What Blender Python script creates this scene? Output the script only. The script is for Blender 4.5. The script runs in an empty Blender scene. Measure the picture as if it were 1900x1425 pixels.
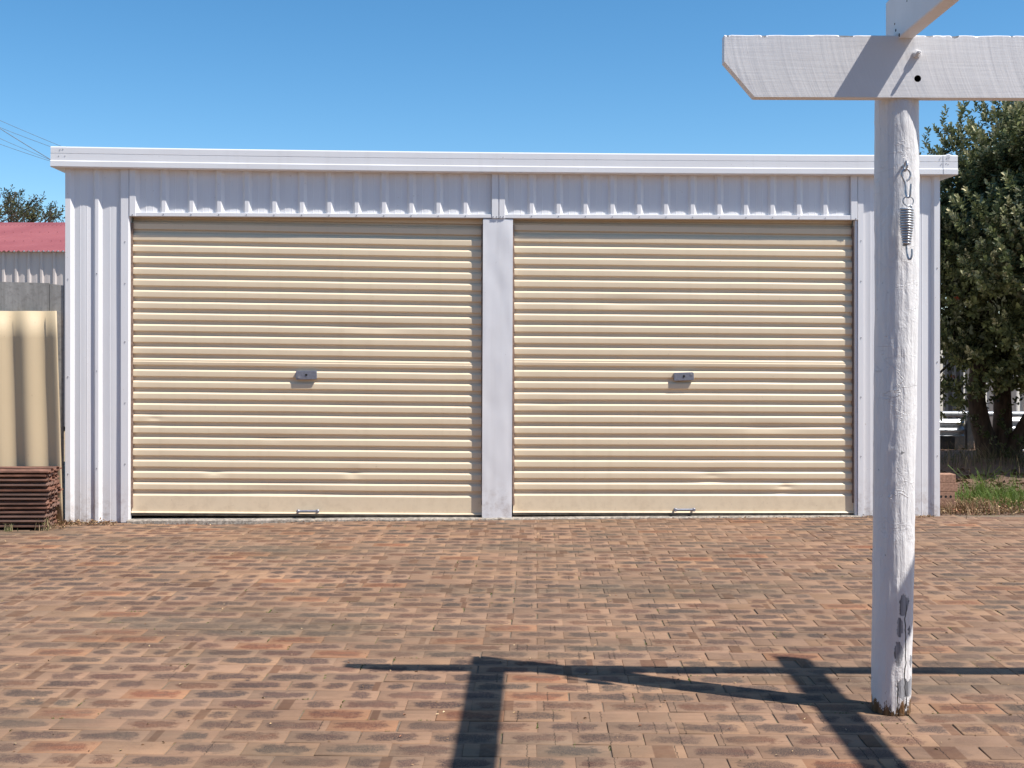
import bpy, bmesh, math, random
import numpy as np
from mathutils import Vector, Matrix, noise as mnoise

# ------------------------------------------------------------------ camera, sky, sun
scn = bpy.context.scene
col = scn.collection
R = math.radians

SUN_EL = R(56.7)
SUN_A = R(24.3)                      # sun stands to the right of the camera and 25 deg behind it
SUN_DIR = Vector((math.cos(SUN_EL) * math.cos(SUN_A), -math.cos(SUN_EL) * math.sin(SUN_A), math.sin(SUN_EL)))

cam_d = bpy.data.cameras.new('camera')
cam = bpy.data.objects.new('camera', cam_d)
col.objects.link(cam)
cam.location = (0, 0, 1.277)
cam.rotation_euler = (R(90), 0, 0)
cam_d.sensor_width = 36.0
cam_d.lens = 36.0 * 2200 / 1900
cam_d.shift_y = -72.5 / 1900
cam_d.clip_start = 0.05
cam_d.clip_end = 800
scn.camera = cam

world = bpy.data.worlds.new('World')
scn.world = world
world.use_nodes = True
wn = world.node_tree
wn.nodes.clear()
sky = wn.nodes.new('ShaderNodeTexSky')
sky.sky_type = 'NISHITA'
sky.sun_disc = False
sky.sun_elevation = SUN_EL
sky.sun_rotation = math.pi / 2 + SUN_A
sky.altitude = 0
sky.air_density = 0.8
sky.dust_density = 0.3
sky.ozone_density = 2.4
bg = wn.nodes.new('ShaderNodeBackground')
bg.inputs['Strength'].default_value = 0.121
wo = wn.nodes.new('ShaderNodeOutputWorld')
hs = wn.nodes.new('ShaderNodeHueSaturation')
hs.inputs['Saturation'].default_value = 1.27
hs.inputs['Hue'].default_value = 0.492
wn.links.new(sky.outputs['Color'], hs.inputs['Color'])
wn.links.new(hs.outputs['Color'], bg.inputs['Color'])
wn.links.new(bg.outputs['Background'], wo.inputs['Surface'])

sun_d = bpy.data.lights.new('sun', 'SUN')
sun_d.energy = 5.0
sun_d.angle = R(0.53)
sun_d.color = (1.0, 0.955, 0.89)
sun = bpy.data.objects.new('sun', sun_d)
col.objects.link(sun)
sun.rotation_euler = SUN_DIR.to_track_quat('Z', 'Y').to_euler()
sun.location = SUN_DIR * 40

scn.view_settings.view_transform = 'Standard'
scn.view_settings.look = 'None'
scn.view_settings.gamma = 1.0
scn.view_settings.use_curve_mapping = False
scn.view_settings.exposure = 0.45
scn.cycles.use_denoising = True
scn.cycles.max_bounces = 8

rng = random.Random(7)
nrg = np.random.default_rng(11)

# ------------------------------------------------------------------ helpers
def srgb(r, g, b):
    f = lambda c: (c / 255 / 12.92) if c / 255 <= 0.04045 else ((c / 255 + 0.055) / 1.055) ** 2.4
    return (f(r), f(g), f(b), 1.0)


class Nodes:
    """small wrapper that makes writing node materials short"""
    def __init__(self, name):
        self.mat = bpy.data.materials.new(name)
        self.mat.use_nodes = True
        self.t = self.mat.node_tree
        self.t.nodes.clear()
        self.out = self.t.nodes.new('ShaderNodeOutputMaterial')
        self.bsdf = self.t.nodes.new('ShaderNodeBsdfPrincipled')
        self.t.links.new(self.bsdf.outputs[0], self.out.inputs[0])

    def put(self, sock, val):
        if val is None:
            return
        if isinstance(val, bpy.types.NodeSocket):
            self.t.links.new(val, sock)
        elif isinstance(val, (tuple, list)):
            if sock.type == 'VECTOR':
                sock.default_value = val[:3]
            else:
                sock.default_value = tuple(val) if len(val) == 4 else tuple(val) + (1,)
        else:
            sock.default_value = val

    def set(self, **kw):
        names = dict(color='Base Color', rough='Roughness', metal='Metallic', normal='Normal', spec='Specular IOR Level',
                     coat='Coat Weight', trans='Transmission Weight', sub='Subsurface Weight')
        for k, v in kw.items():
            self.put(self.bsdf.inputs[names[k]], v)
        return self

    def math(self, op, a, b=0.0, c=None, clamp=False):
        n = self.t.nodes.new('ShaderNodeMath')
        n.operation = op
        n.use_clamp = clamp
        self.put(n.inputs[0], a)
        self.put(n.inputs[1], b)
        if c is not None:
            self.put(n.inputs[2], c)
        return n.outputs[0]

    def mix(self, f, a, b, mode='MIX'):
        n = self.t.nodes.new('ShaderNodeMix')
        n.data_type = 'RGBA'
        n.blend_type = mode
        self.put(n.inputs[0], f)
        self.put(n.inputs[6], a)
        self.put(n.inputs[7], b)
        return n.outputs[2]

    def mapr(self, v, a, b, c=0.0, d=1.0, smooth=True):
        n = self.t.nodes.new('ShaderNodeMapRange')
        n.interpolation_type = 'SMOOTHSTEP' if smooth else 'LINEAR'
        self.put(n.inputs[0], v)
        for i, x in enumerate((a, b, c, d)):
            self.put(n.inputs[i + 1], x)
        return n.outputs[0]

    def noise(self, vec, scale, detail=3.0, rough=0.5, dist=0.0):
        n = self.t.nodes.new('ShaderNodeTexNoise')
        self.put(n.inputs['Vector'], vec)
        n.inputs['Scale'].default_value = scale
        n.inputs['Detail'].default_value = detail
        n.inputs['Roughness'].default_value = rough
        n.inputs['Distortion'].default_value = dist
        return n.outputs[0]

    def pos(self):
        return self.t.nodes.new('ShaderNodeNewGeometry').outputs['Position']

    def obj(self):
        return self.t.nodes.new('ShaderNodeTexCoord').outputs['Object']

    def uv(self):
        return self.t.nodes.new('ShaderNodeTexCoord').outputs['UV']

    def backfacing(self):
        return self.t.nodes.new('ShaderNodeNewGeometry').outputs['Backfacing']

    def scale(self, vec, s):
        n = self.t.nodes.new('ShaderNodeVectorMath')
        n.operation = 'MULTIPLY'
        self.put(n.inputs[0], vec)
        self.put(n.inputs[1], s)
        return n.outputs[0]

    def sep(self, vec):
        n = self.t.nodes.new('ShaderNodeSeparateXYZ')
        self.put(n.inputs[0], vec)
        return n.outputs

    def attr(self, name):
        n = self.t.nodes.new('ShaderNodeAttribute')
        n.attribute_name = name
        return n

    def sepc(self, c):
        n = self.t.nodes.new('ShaderNodeSeparateColor')
        self.put(n.inputs[0], c)
        return n.outputs

    def rand(self):
        return self.t.nodes.new('ShaderNodeObjectInfo').outputs['Random']

    def bump(self, h, strength=0.3, dist=0.01, normal=None):
        n = self.t.nodes.new('ShaderNodeBump')
        n.inputs['Strength'].default_value = strength
        n.inputs['Distance'].default_value = dist
        self.put(n.inputs['Height'], h)
        if normal is not None:
            self.put(n.inputs['Normal'], normal)
        return n.outputs[0]

    def ramp(self, f, *stops):
        n = self.t.nodes.new('ShaderNodeValToRGB')
        e = n.color_ramp.elements
        e[0].position, e[0].color = stops[0]
        e[1].position, e[1].color = stops[-1]
        for p, c in stops[1:-1]:
            x = e.new(p)
            x.color = c
        self.put(n.inputs[0], f)
        return n.outputs[0]


class MB:
    """collects verts and faces, links them as ONE mesh object"""
    def __init__(self):
        self.v, self.f = [], []

    def add(self, vs, fs):
        o = len(self.v)
        self.v.extend([tuple(p) for p in vs])
        self.f.extend([tuple(i + o for i in q) for q in fs])

    def box(self, x0, x1, y0, y1, z0, z1):
        self.add([(x0, y0, z0), (x1, y0, z0), (x1, y1, z0), (x0, y1, z0), (x0, y0, z1), (x1, y0, z1), (x1, y1, z1), (x0, y1, z1)],
                 [(0, 3, 2, 1), (4, 5, 6, 7), (0, 1, 5, 4), (1, 2, 6, 5), (2, 3, 7, 6), (3, 0, 4, 7)])

    def sheet(self, prof, z0, z1, nz=1, sag=None):
        """prof = [(u, v)] seen from above, swept up from z0 to z1"""
        vs, fs = [], []
        n = len(prof)
        for j in range(nz + 1):
            t = j / nz
            for u, v in prof:
                zz = z0 + (z1 - z0) * t
                vs.append((u, v + (sag(u, zz) if sag else 0), zz))
        for j in range(nz):
            for i in range(n - 1):
                a = j * n + i
                fs.append((a, a + 1, a + n + 1, a + n))
        self.add(vs, fs)

    def tube(self, pts, rad, seg=8, cap=True):
        pts = [Vector(p) for p in pts]
        n = len(pts)
        rads = rad if isinstance(rad, (list, tuple)) else [rad] * n
        vs, fs = [], []
        prev = None
        for i, p in enumerate(pts):
            d = (pts[min(i + 1, n - 1)] - pts[max(i - 1, 0)]).normalized()
            if prev is None:
                a = d.orthogonal().normalized()
            else:
                a = (prev - d * prev.dot(d))
                a = a.normalized() if a.length > 1e-6 else d.orthogonal().normalized()
            prev = a
            b = d.cross(a)
            for k in range(seg):
                an = 2 * math.pi * k / seg
                vs.append(p + (a * math.cos(an) + b * math.sin(an)) * rads[i])
        for i in range(n - 1):
            for k in range(seg):
                k2 = (k + 1) % seg
                fs.append((i * seg + k, i * seg + k2, (i + 1) * seg + k2, (i + 1) * seg + k))
        if cap:
            fs.append(tuple(range(seg - 1, -1, -1)))
            fs.append(tuple((n - 1) * seg + k for k in range(seg)))
        self.add(vs, fs)

    def prism(self, poly, x0, x1, axis='x'):
        """closed polygon [(a, b)] extruded along an axis; axis x: (a,b)=(y,z)   axis y: (a,b)=(x,z)"""
        n = len(poly)
        m = {'x': lambda t, a, b: (t, a, b), 'y': lambda t, a, b: (a, t, b), 'z': lambda t, a, b: (a, b, t)}[axis]
        vs = [m(x0, a, b) for a, b in poly] + [m(x1, a, b) for a, b in poly]
        fs = [(i, (i + 1) % n, (i + 1) % n + n, i + n) for i in range(n)]
        fs.append(tuple(range(n - 1, -1, -1)))
        fs.append(tuple(range(n, 2 * n)))
        self.add(vs, fs)

    def build(self, name, mat, parent=None, smooth=False, bevel=0.0, fix=True, auto=None):
        me = bpy.data.meshes.new(name)
        me.from_pydata(self.v, [], self.f)
        if fix:
            bm = bmesh.new()
            bm.from_mesh(me)
            bmesh.ops.recalc_face_normals(bm, faces=bm.faces)
            bm.to_mesh(me)
            bm.free()
        if mat:
            me.materials.append(mat)
        if smooth:
            me.polygons.foreach_set('use_smooth', [True] * len(me.polygons))
            if auto:
                me.set_sharp_from_angle(angle=auto)
        o = bpy.data.objects.new(name, me)
        col.objects.link(o)
        o.parent = parent
        if bevel:
            b = o.modifiers.new('bevel', 'BEVEL')
            b.width = bevel
            b.segments = 2
            b.limit_method = 'ANGLE'
        return o


def tag(o, label=None, cat=None, group=None, kind=None):
    for k, v in (('label', label), ('category', cat), ('group', group), ('kind', kind)):
        if v:
            o[k] = v
    return o


def empty(name, loc=(0, 0, 0), rz=0.0, label=None, cat=None, group=None):
    o = bpy.data.objects.new(name, None)
    o.location = loc
    o.rotation_euler = (0, 0, rz)
    o.empty_display_size = 0.1
    col.objects.link(o)
    return tag(o, label, cat, group)


def np_mesh(name, verts, faces, mat, parent=None, attrs=None, smooth=False):
    """verts (n,3), faces (m,k) with one k"""
    me = bpy.data.meshes.new(name)
    m, k = faces.shape
    me.vertices.add(len(verts))
    me.vertices.foreach_set('co', verts.astype(np.float32).ravel())
    me.loops.add(m * k)
    me.loops.foreach_set('vertex_index', faces.astype(np.int32).ravel())
    me.polygons.add(m)
    me.polygons.foreach_set('loop_start', np.arange(0, m * k, k, dtype=np.int32))
    me.update(calc_edges=True)
    for an, arr in (attrs or {}).items():
        a = me.attributes.new(an, 'FLOAT_COLOR', 'POINT')
        a.data.foreach_set('color', arr.astype(np.float32).ravel())
    if smooth:
        me.polygons.foreach_set('use_smooth', [True] * m)
    me.materials.append(mat)
    o = bpy.data.objects.new(name, me)
    col.objects.link(o)
    o.parent = parent
    return o


def fbm(x, y, z=0.0, oct=3):
    return mnoise.fractal(Vector((x, y, z)), 1.0, 2.0, oct)


# ------------------------------------------------------------------ materials
def painted_steel(name, c, dirt=(0.30, 0.20, 0.13, 1), rough=0.38, dirt_amt=0.35, wave=0.10):
    m = Nodes(name)
    p = m.pos()
    z = m.sep(p)[2]
    n1 = m.noise(p, 2.2, 4, 0.6)
    streak = m.noise(m.scale(p, (14, 14, 0.7)), 1.0, 3, 0.6)
    fine = m.noise(p, 90, 2, 0.5)
    splash = m.math('MULTIPLY', m.mapr(z, 0.0, 0.34, 1.0, 0.0), m.mapr(m.noise(p, 16, 5, 0.7), 0.42, 0.72))
    spots = m.mapr(m.noise(p, 55, 2, 0.5), 0.735, 0.76)
    base = m.mix(m.mapr(n1, 0.3, 0.7, 0.0, 0.10), c, (c[0] * 0.86, c[1] * 0.86, c[2] * 0.86, 1))
    base = m.mix(m.mapr(streak, 0.52, 0.8, 0.0, 0.16), base, (c[0] * 0.70, c[1] * 0.66, c[2] * 0.60, 1))
    base = m.mix(m.math('MULTIPLY', splash, dirt_amt * 1.5, clamp=True), base, dirt)
    base = m.mix(m.math('MULTIPLY', spots, 0.35), base, dirt)
    h = m.math('ADD', m.noise(m.scale(p, (1, 1, 0.6)), 5.0, 2, 0.5), m.math('MULTIPLY', fine, 0.02))
    m.set(color=base, rough=m.mapr(n1, 0.2, 0.8, rough - 0.06, rough + 0.10), spec=0.4, normal=m.bump(h, wave, 0.02))
    return m.mat


M = {}
M['white'] = painted_steel('white_steel', (0.785, 0.772, 0.775, 1))
M['cream'] = painted_steel('cream_steel', (0.79, 0.645, 0.455, 1), dirt=(0.34, 0.24, 0.15, 1), rough=0.33, dirt_amt=0.14)
M['fence_cream'] = painted_steel('cream_fence', (0.53, 0.415, 0.265, 1), rough=0.5, dirt_amt=0.7)
M['shed_grey'] = painted_steel('shed_wall_steel', (0.55, 0.49, 0.46, 1), rough=0.5)
M['pale_fence'] = painted_steel('pale_fence_steel', (0.60, 0.57, 0.52, 1), rough=0.5, dirt_amt=0.6)
M['charcoal'] = painted_steel('charcoal_steel', (0.035, 0.037, 0.042, 1), rough=0.5, dirt_amt=0.2)


def simple(name, c, rough=0.5, metal=0.0, var=0.25, nscale=20, bump=0.1, bdist=0.004, stretch=(1, 1, 1), dark=None):
    m = Nodes(name)
    p = m.scale(m.pos(), stretch)
    n = m.noise(p, nscale, 5, 0.6)
    d = dark or (c[0] * (1 - var * 2), c[1] * (1 - var * 2), c[2] * (1 - var * 2), 1)
    m.set(color=m.mix(m.mapr(n, 0.3, 0.72), d, c), rough=rough, metal=metal, normal=m.bump(n, bump, bdist))
    return m.mat


M['rubber'] = simple('grey_rubber', (0.22, 0.205, 0.18, 1), 0.8)
M['guide'] = simple('door_guide', (0.30, 0.20, 0.15, 1), 0.7, nscale=40)
M['dark'] = simple('dark_interior', (0.05, 0.045, 0.04, 1), 0.9)
M['zinc'] = simple('zinc_plate', (0.30, 0.31, 0.36, 1), 0.42, 0.45, 0.12, 60, 0.05)
M['galv'] = simple('galvanised', (0.60, 0.62, 0.65, 1), 0.34, 0.5, 0.15, 45, 0.05)
M['screw'] = simple('screw_head', (0.50, 0.49, 0.50, 1), 0.5, 0.5)
M['concrete'] = simple('concrete', (0.46, 0.40, 0.33, 1), 0.9, 0, 0.3, 45, 0.5, 0.008)
M['hole'] = simple('lock_hole', (0.012, 0.012, 0.012, 1), 0.9)
M['bark'] = simple('tree_bark', (0.115, 0.078, 0.055, 1), 0.95, 0, 0.35, 22, 0.8, 0.02, (1, 1, 0.25))
M['twig'] = simple('twig_bark', (0.16, 0.12, 0.10, 1), 0.95)
M['cable'] = simple('cable_grey', (0.20, 0.23, 0.27, 1), 0.6)
M['brick_tan'] = simple('loose_brick_clay', (0.40, 0.225, 0.15, 1), 0.92, 0, 0.22, 60, 0.4, 0.004)


def rust_mat():
    m = Nodes('rusty_steel')
    p = m.pos()
    n = m.noise(m.scale(p, (0.5, 3, 3)), 14, 5, 0.7)
    r = m.rand()
    c = m.ramp(n, (0.25, (0.045, 0.022, 0.016, 1)), (0.45, (0.17, 0.075, 0.045, 1)), (0.6, (0.30, 0.135, 0.085, 1)), (0.8, (0.36, 0.25, 0.20, 1)))
    c = m.mix(m.mapr(r, 0, 1, 0.0, 0.55), c, (0.21, 0.15, 0.125, 1))
    m.set(color=c, rough=0.75, metal=0.0, normal=m.bump(m.noise(p, 160, 3, 0.6), 0.4, 0.002))
    return m.mat


M['rust'] = rust_mat()


def cement_mat():
    m = Nodes('weathered_cement_sheet')
    p = m.pos()
    st = m.noise(m.scale(p, (9, 9, 0.8)), 1.2, 5, 0.65)
    n = m.noise(p, 30, 4, 0.6)
    c = m.ramp(st, (0.25, (0.19, 0.18, 0.165, 1)), (0.55, (0.36, 0.345, 0.32, 1)), (0.8, (0.50, 0.48, 0.45, 1)))
    c = m.mix(m.mapr(n, 0.45, 0.7, 0.0, 0.45), c, (0.17, 0.155, 0.14, 1))
    m.set(color=c, rough=0.9, normal=m.bump(n, 0.3, 0.004))
    return m.mat


M['cement'] = cement_mat()


def red_roof():
    m = Nodes('red_roof_steel')
    p = m.pos()
    n = m.noise(p, 1.2, 4, 0.6)
    m.set(color=m.mix(m.mapr(n, 0.3, 0.7), (0.235, 0.062, 0.066, 1), (0.29, 0.088, 0.090, 1)), rough=0.55, normal=m.bump(n, 0.05, 0.01))
    return m.mat


M['red'] = red_roof()


def timber_paint(name, post):
    """white paint on rough timber; the post has peeled patches, a split and a rotten foot"""
    m = Nodes(name)
    o = m.obj()
    ox, oy, oz = m.sep(o)
    white = (0.79, 0.77, 0.765, 1)
    n_big = m.noise(o, 7, 4, 0.6)
    if post:
        grain = m.noise(m.scale(o, (60, 60, 2.4)), 1.0, 5, 0.65)
        lump = m.noise(m.scale(o, (10, 10, 3.5)), 2.4, 5, 0.72, 0.4)
        ridge = m.mapr(m.math('ABSOLUTE', m.math('SUBTRACT', m.noise(m.scale(o, (3, 3, 8)), 1.3, 4, 0.6, 0.6), 0.5)), 0.0, 0.012, 1.0, 0.0)
        hh = m.math('ADD', m.math('MULTIPLY', lump, 0.8), m.math('MULTIPLY', grain, 0.5))
        hh = m.math('ADD', hh, m.math('MULTIPLY', m.math('MULTIPLY', ridge, m.mapr(m.noise(o, 3.1, 2, 0.5), 0.5, 0.65)), 0.22))
        # peeled paint: a handful of patches down the front of the foot
        wob = m.noise(m.scale(o, (1, 1, 0.45)), 52, 6, 0.75)
        wob2 = m.math('MULTIPLY', m.math('SUBTRACT', wob, 0.5), 3.0)
        total = None
        wx = m.math('ADD', ox, m.math('MULTIPLY', m.math('SUBTRACT', m.noise(m.scale(o, (1, 1, 0.8)), 34, 4, 0.7), 0.5), 0.034))
        wz = m.math('ADD', oz, m.math('MULTIPLY', m.math('SUBTRACT', m.noise(m.scale(o, (1, 1, -0.9)), 27, 4, 0.7), 0.5), 0.07))
        for (cx, cz, rx, rz) in ((0.012, 0.385, 0.017, 0.036), (-0.002, 0.300, 0.013, 0.034), (-0.006, 0.215, 0.015, 0.046),
                                 (0.035, 0.292, 0.006, 0.020), (0.022, 0.092, 0.045, 0.034), (0.047, 0.185, 0.009, 0.025), (0.004, 0.905, 0.010, 0.010)):
            dx = m.math('DIVIDE', m.math('SUBTRACT', wx, cx), rx)
            dz = m.math('DIVIDE', m.math('SUBTRACT', wz, cz), rz)
            d = m.math('ADD', m.math('MULTIPLY', dx, dx), m.math('MULTIPLY', dz, dz))
            e = m.math('SUBTRACT', 1.0, d)
            total = e if total is None else m.math('MAXIMUM', total, e)
        total = m.math('ADD', total, wob2)
        front = m.mapr(oy, -0.01, -0.03, 0.0, 1.0)
        peel = m.math('MULTIPLY', m.mapr(total, 0.10, 0.16), front)
        chips = m.math('MULTIPLY', m.mapr(m.noise(m.scale(o, (1, 1, 0.6)), 46, 3, 0.6), 0.715, 0.735), m.mapr(oz, 0.3, 1.6, 1.0, 0.25))
        peel = m.math('MAXIMUM', peel, chips)
        rot_h = m.math('SUBTRACT', m.math('ADD', -0.072, m.math('MULTIPLY', m.noise(m.scale(o, (30, 30, 9)), 1.0, 6, 0.85), 0.255)), oz)
        rot = m.mapr(rot_h, 0.018, 0.026)
        sx = m.math('ADD', 0.020, m.math('MULTIPLY', m.math('SUBTRACT', m.noise(m.scale(o, (1, 1, 1)), 9, 3, 0.6), 0.5), 0.035))
        split = m.math('MULTIPLY', m.mapr(m.math('ABSOLUTE', m.math('SUBTRACT', ox, sx)), 0.0009, 0.0022, 1.0, 0.0), m.mapr(oz, 0.36, 0.42, 1.0, 0.0))
        split = m.math('MULTIPLY', split, front)
        sx2 = m.math('ADD', -0.008, m.math('MULTIPLY', m.math('SUBTRACT', m.noise(o, 11, 3, 0.6), 0.5), 0.03))
        split2 = m.math('MULTIPLY', m.mapr(m.math('ABSOLUTE', m.math('SUBTRACT', ox, sx2)), 0.0007, 0.0018, 1.0, 0.0), m.mapr(oz, 0.09, 0.14, 1.0, 0.0))
        split = m.math('MAXIMUM', split, m.math('MULTIPLY', split2, front))
        wood = m.mix(m.mapr(grain, 0.35, 0.65), (0.14, 0.14, 0.15, 1), (0.42, 0.42, 0.44, 1))
        c = m.mix(m.mapr(n_big, 0.35, 0.75, 0.0, 0.18), white, (0.60, 0.595, 0.60, 1))
        c = m.mix(peel, c, wood)
        c = m.mix(rot, c, m.mix(m.mapr(grain, 0.35, 0.65), (0.035, 0.02, 0.012, 1), (0.21, 0.115, 0.05, 1)))
        c = m.mix(split, c, (0.012, 0.009, 0.008, 1))
        hh = m.math('SUBTRACT', hh, m.math('MULTIPLY', m.math('MAXIMUM', peel, split), 0.5))
        m.set(color=c, rough=m.mix(peel, (0.45, 0.45, 0.45, 1), (0.9, 0.9, 0.9, 1)), spec=0.35, normal=m.bump(hh, 1.0, 0.009))
    else:
        # band-saw marks: slightly leaning cross-grain ridges
        oz1 = m.math('SUBTRACT', oz, 2.33)
        lean = m.math('ADD', ox, m.math('MULTIPLY', oz1, 0.12))
        lean = m.math('SUBTRACT', lean, m.math('MULTIPLY', m.math('MULTIPLY', oz1, oz1), 0.9))
        comb = m.t.nodes.new('ShaderNodeCombineXYZ')
        m.put(comb.inputs[0], lean)
        m.put(comb.inputs[1], m.math('MULTIPLY', oy, 0.3))
        m.put(comb.inputs[2], m.math('MULTIPLY', oz, 0.05))
        saw = m.noise(comb.outputs[0], 42, 4, 0.6)
        saw2 = m.noise(comb.outputs[0], 22, 2, 0.5)
        grain = m.noise(m.scale(o, (5, 30, 90)), 1.0, 4, 0.65)
        hh = m.math('ADD', m.math('MULTIPLY', saw, 0.6), m.math('MULTIPLY', grain, 0.30))
        hh = m.math('ADD', hh, m.math('MULTIPLY', saw2, 0.5))
        chip = m.mapr(m.noise(m.scale(o, (1, 1, 1)), 40, 4, 0.7), 0.70, 0.72)
        c = m.mix(m.mapr(n_big, 0.35, 0.75, 0.0, 0.2), white, (0.62, 0.61, 0.61, 1))
        c = m.mix(m.mapr(saw, 0.2, 0.5, 0.10, 0.0), c, (0.5, 0.49, 0.48, 1))
        c = m.mix(m.math('MULTIPLY', chip, 0.5), c, (0.35, 0.34, 0.34, 1))
        m.set(color=c, rough=0.55, spec=0.3, normal=m.bump(hh, 0.42, 0.005))
    return m.mat


M['post'] = timber_paint('painted_post', True)
M['beam'] = timber_paint('painted_beam', False)
M['wood_grey'] = simple('bare_grey_wood', (0.20, 0.20, 0.21, 1), 0.9, 0, 0.3, 30, 0.4, 0.004, (0.3, 1, 1))


def paver_mat():
    """flashed clay paver: pale fired rim, darker smoked heart, brown kiln bands, hair cracks, all given per brick"""
    m = Nodes('clay_paver')
    uvx, uvy, _ = m.sep(m.uv())
    pa = m.attr('patch_shape')
    c_, a_, s_ = m.sepc(pa.outputs['Color'])
    flag = pa.outputs['Alpha']
    base = m.attr('rim_colour').outputs['Color']
    heart = m.attr('heart_colour').outputs['Color']
    pd = m.attr('band_crack')
    bpos, bw, k1 = m.sepc(pd.outputs['Color'])
    k2 = pd.outputs['Alpha']
    p = m.pos()
    n1 = m.noise(p, 38, 4, 0.65)
    n2 = m.noise(p, 230, 3, 0.6)
    nz = m.noise(m.scale(p, (1, 1, 1)), 14, 3, 0.6)
    ua = m.math('ABSOLUTE', uvx)
    u1 = m.math('ADD', m.math('MULTIPLY', ua, flag), m.math('MULTIPLY', uvx, m.math('SUBTRACT', 1.0, flag)))
    dx = m.math('SUBTRACT', m.math('ABSOLUTE', m.math('SUBTRACT', u1, c_)), a_)
    dy = m.math('SUBTRACT', m.math('ABSOLUTE', uvy), m.math('ADD', 0.0365, m.math('MULTIPLY', m.math('SUBTRACT', nz, 0.5), 0.03)))
    dxp = m.math('MAXIMUM', m.math('ADD', dx, 0.03), 0.0)
    dyp = m.math('MAXIMUM', m.math('ADD', dy, 0.03), 0.0)
    d = m.math('SQRT', m.math('ADD', m.math('MULTIPLY', dxp, dxp), m.math('MULTIPLY', dyp, dyp)))
    d = m.math('ADD', m.math('SUBTRACT', d, 0.03), m.math('MULTIPLY', m.math('SUBTRACT', n1, 0.5), 0.065))
    d = m.math('ADD', d, m.math('MULTIPLY', m.math('SUBTRACT', m.noise(m.scale(p, (8, 16, 1)), 1.7, 3, 0.6), 0.5), 0.075))
    mask = m.math('MULTIPLY', m.mapr(d, -0.014, 0.013, 1.0, 0.0), s_)
    speck = m.mapr(n2, 0.36, 0.60, 0.42, 1.2)
    mask = m.math('MULTIPLY', mask, speck, clamp=True)
    blotch = m.noise(m.scale(p, (9, 22, 1)), 1.0, 3, 0.6)
    heart = m.mix(m.mapr(blotch, 0.40, 0.66, 0.0, 0.55), heart, (0.085, 0.080, 0.082, 1))
    heart = m.mix(m.mapr(n2, 0.55, 0.70, 0.0, 0.6), heart, (0.055, 0.045, 0.042, 1))
    lines = m.mapr(m.noise(m.scale(p, (1.5, 70, 1)), 1.0, 3, 0.6), 0.55, 0.66, 0.0, 0.30)
    b = m.mix(m.mapr(n1, 0.3, 0.7, 0.0, 0.22), base, m.mix(0.5, base, (0.16, 0.10, 0.07, 1)))
    b = m.mix(m.mapr(n2, 0.55, 0.75, 0.0, 0.30), b, (0.14, 0.09, 0.07, 1))
    b = m.mix(lines, b, (0.24, 0.16, 0.115, 1))
    cc = m.mix(mask, b, heart)
    band = m.mapr(m.math('SUBTRACT', m.math('ABSOLUTE', m.math('SUBTRACT', uvx, bpos)), bw), -0.002, 0.003, 1.0, 0.0)
    cc = m.mix(m.math('MULTIPLY', band, 0.75), cc, m.mix(m.mapr(n1, 0.3, 0.7), (0.20, 0.095, 0.06, 1), (0.27, 0.145, 0.09, 1)))
    # hair cracks across the brick
    wig = m.math('MULTIPLY', m.math('SUBTRACT', m.noise(p, 60, 3, 0.6), 0.5), 0.018)
    crack = None
    for k in (k1, k2):
        e = m.mapr(m.math('ABSOLUTE', m.math('ADD', m.math('SUBTRACT', uvx, k), wig)), 0.0008, 0.0022, 1.0, 0.0)
        crack = e if crack is None else m.math('MAXIMUM', crack, e)
    cc = m.mix(m.math('MULTIPLY', crack, 0.8), cc, (0.030, 0.022, 0.018, 1))
    # rim of pale mortar dust, mossy grey stains and drifted sand across the yard
    stain = m.mapr(m.noise(m.scale(p, (0.5, 1.4, 1)), 0.9, 5, 0.66), 0.48, 0.68, 0.0, 0.58)
    cc = m.mix(stain, cc, m.mix(m.mapr(n1, 0.3, 0.7), (0.14, 0.125, 0.095, 1), (0.25, 0.215, 0.165, 1)))
    tone = m.mapr(m.noise(m.scale(p, (0.8, 2.2, 1)), 1.3, 4, 0.65), 0.35, 0.68, 0.82, 1.10)
    tc = m.t.nodes.new('ShaderNodeCombineXYZ')
    for q_ in range(3):
        m.put(tc.inputs[q_], tone)
    cc = m.mix(1.0, cc, tc.outputs[0], 'MULTIPLY')
    sand = m.math('MULTIPLY', m.mapr(nz, 0.40, 0.75, 0.1, 0.55), m.mapr(m.noise(p, 0.7, 3, 0.5), 0.42, 0.65))
    cc = m.mix(sand, cc, (0.44, 0.31, 0.215, 1))
    cc = m.mix(1.0, cc, (0.550, 0.518, 0.480, 1), 'MULTIPLY')
    h = m.math('ADD', m.math('MULTIPLY', n2, 0.5), m.math('MULTIPLY', n1, 0.8))
    h = m.math('SUBTRACT', h, m.math('MULTIPLY', crack, 0.7))
    m.set(color=cc, rough=0.86, spec=0.25, normal=m.bump(h, 0.5, 0.003))
    return m.mat


M['paver'] = paver_mat()


def joint_mat():
    m = Nodes('joint_sand')
    p = m.pos()
    n = m.noise(p, 9, 4, 0.6)
    n2 = m.noise(p, 150, 3, 0.6)
    c = m.mix(m.mapr(n, 0.48, 0.70), (0.155, 0.110, 0.078, 1), (0.12, 0.11, 0.035, 1))
    c = m.mix(m.mapr(n2, 0.4, 0.7, 0, 0.5), c, (0.27, 0.20, 0.14, 1))
    m.set(color=c, rough=0.95, normal=m.bump(n2, 0.5, 0.003))
    return m.mat


M['joint'] = joint_mat()


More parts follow.
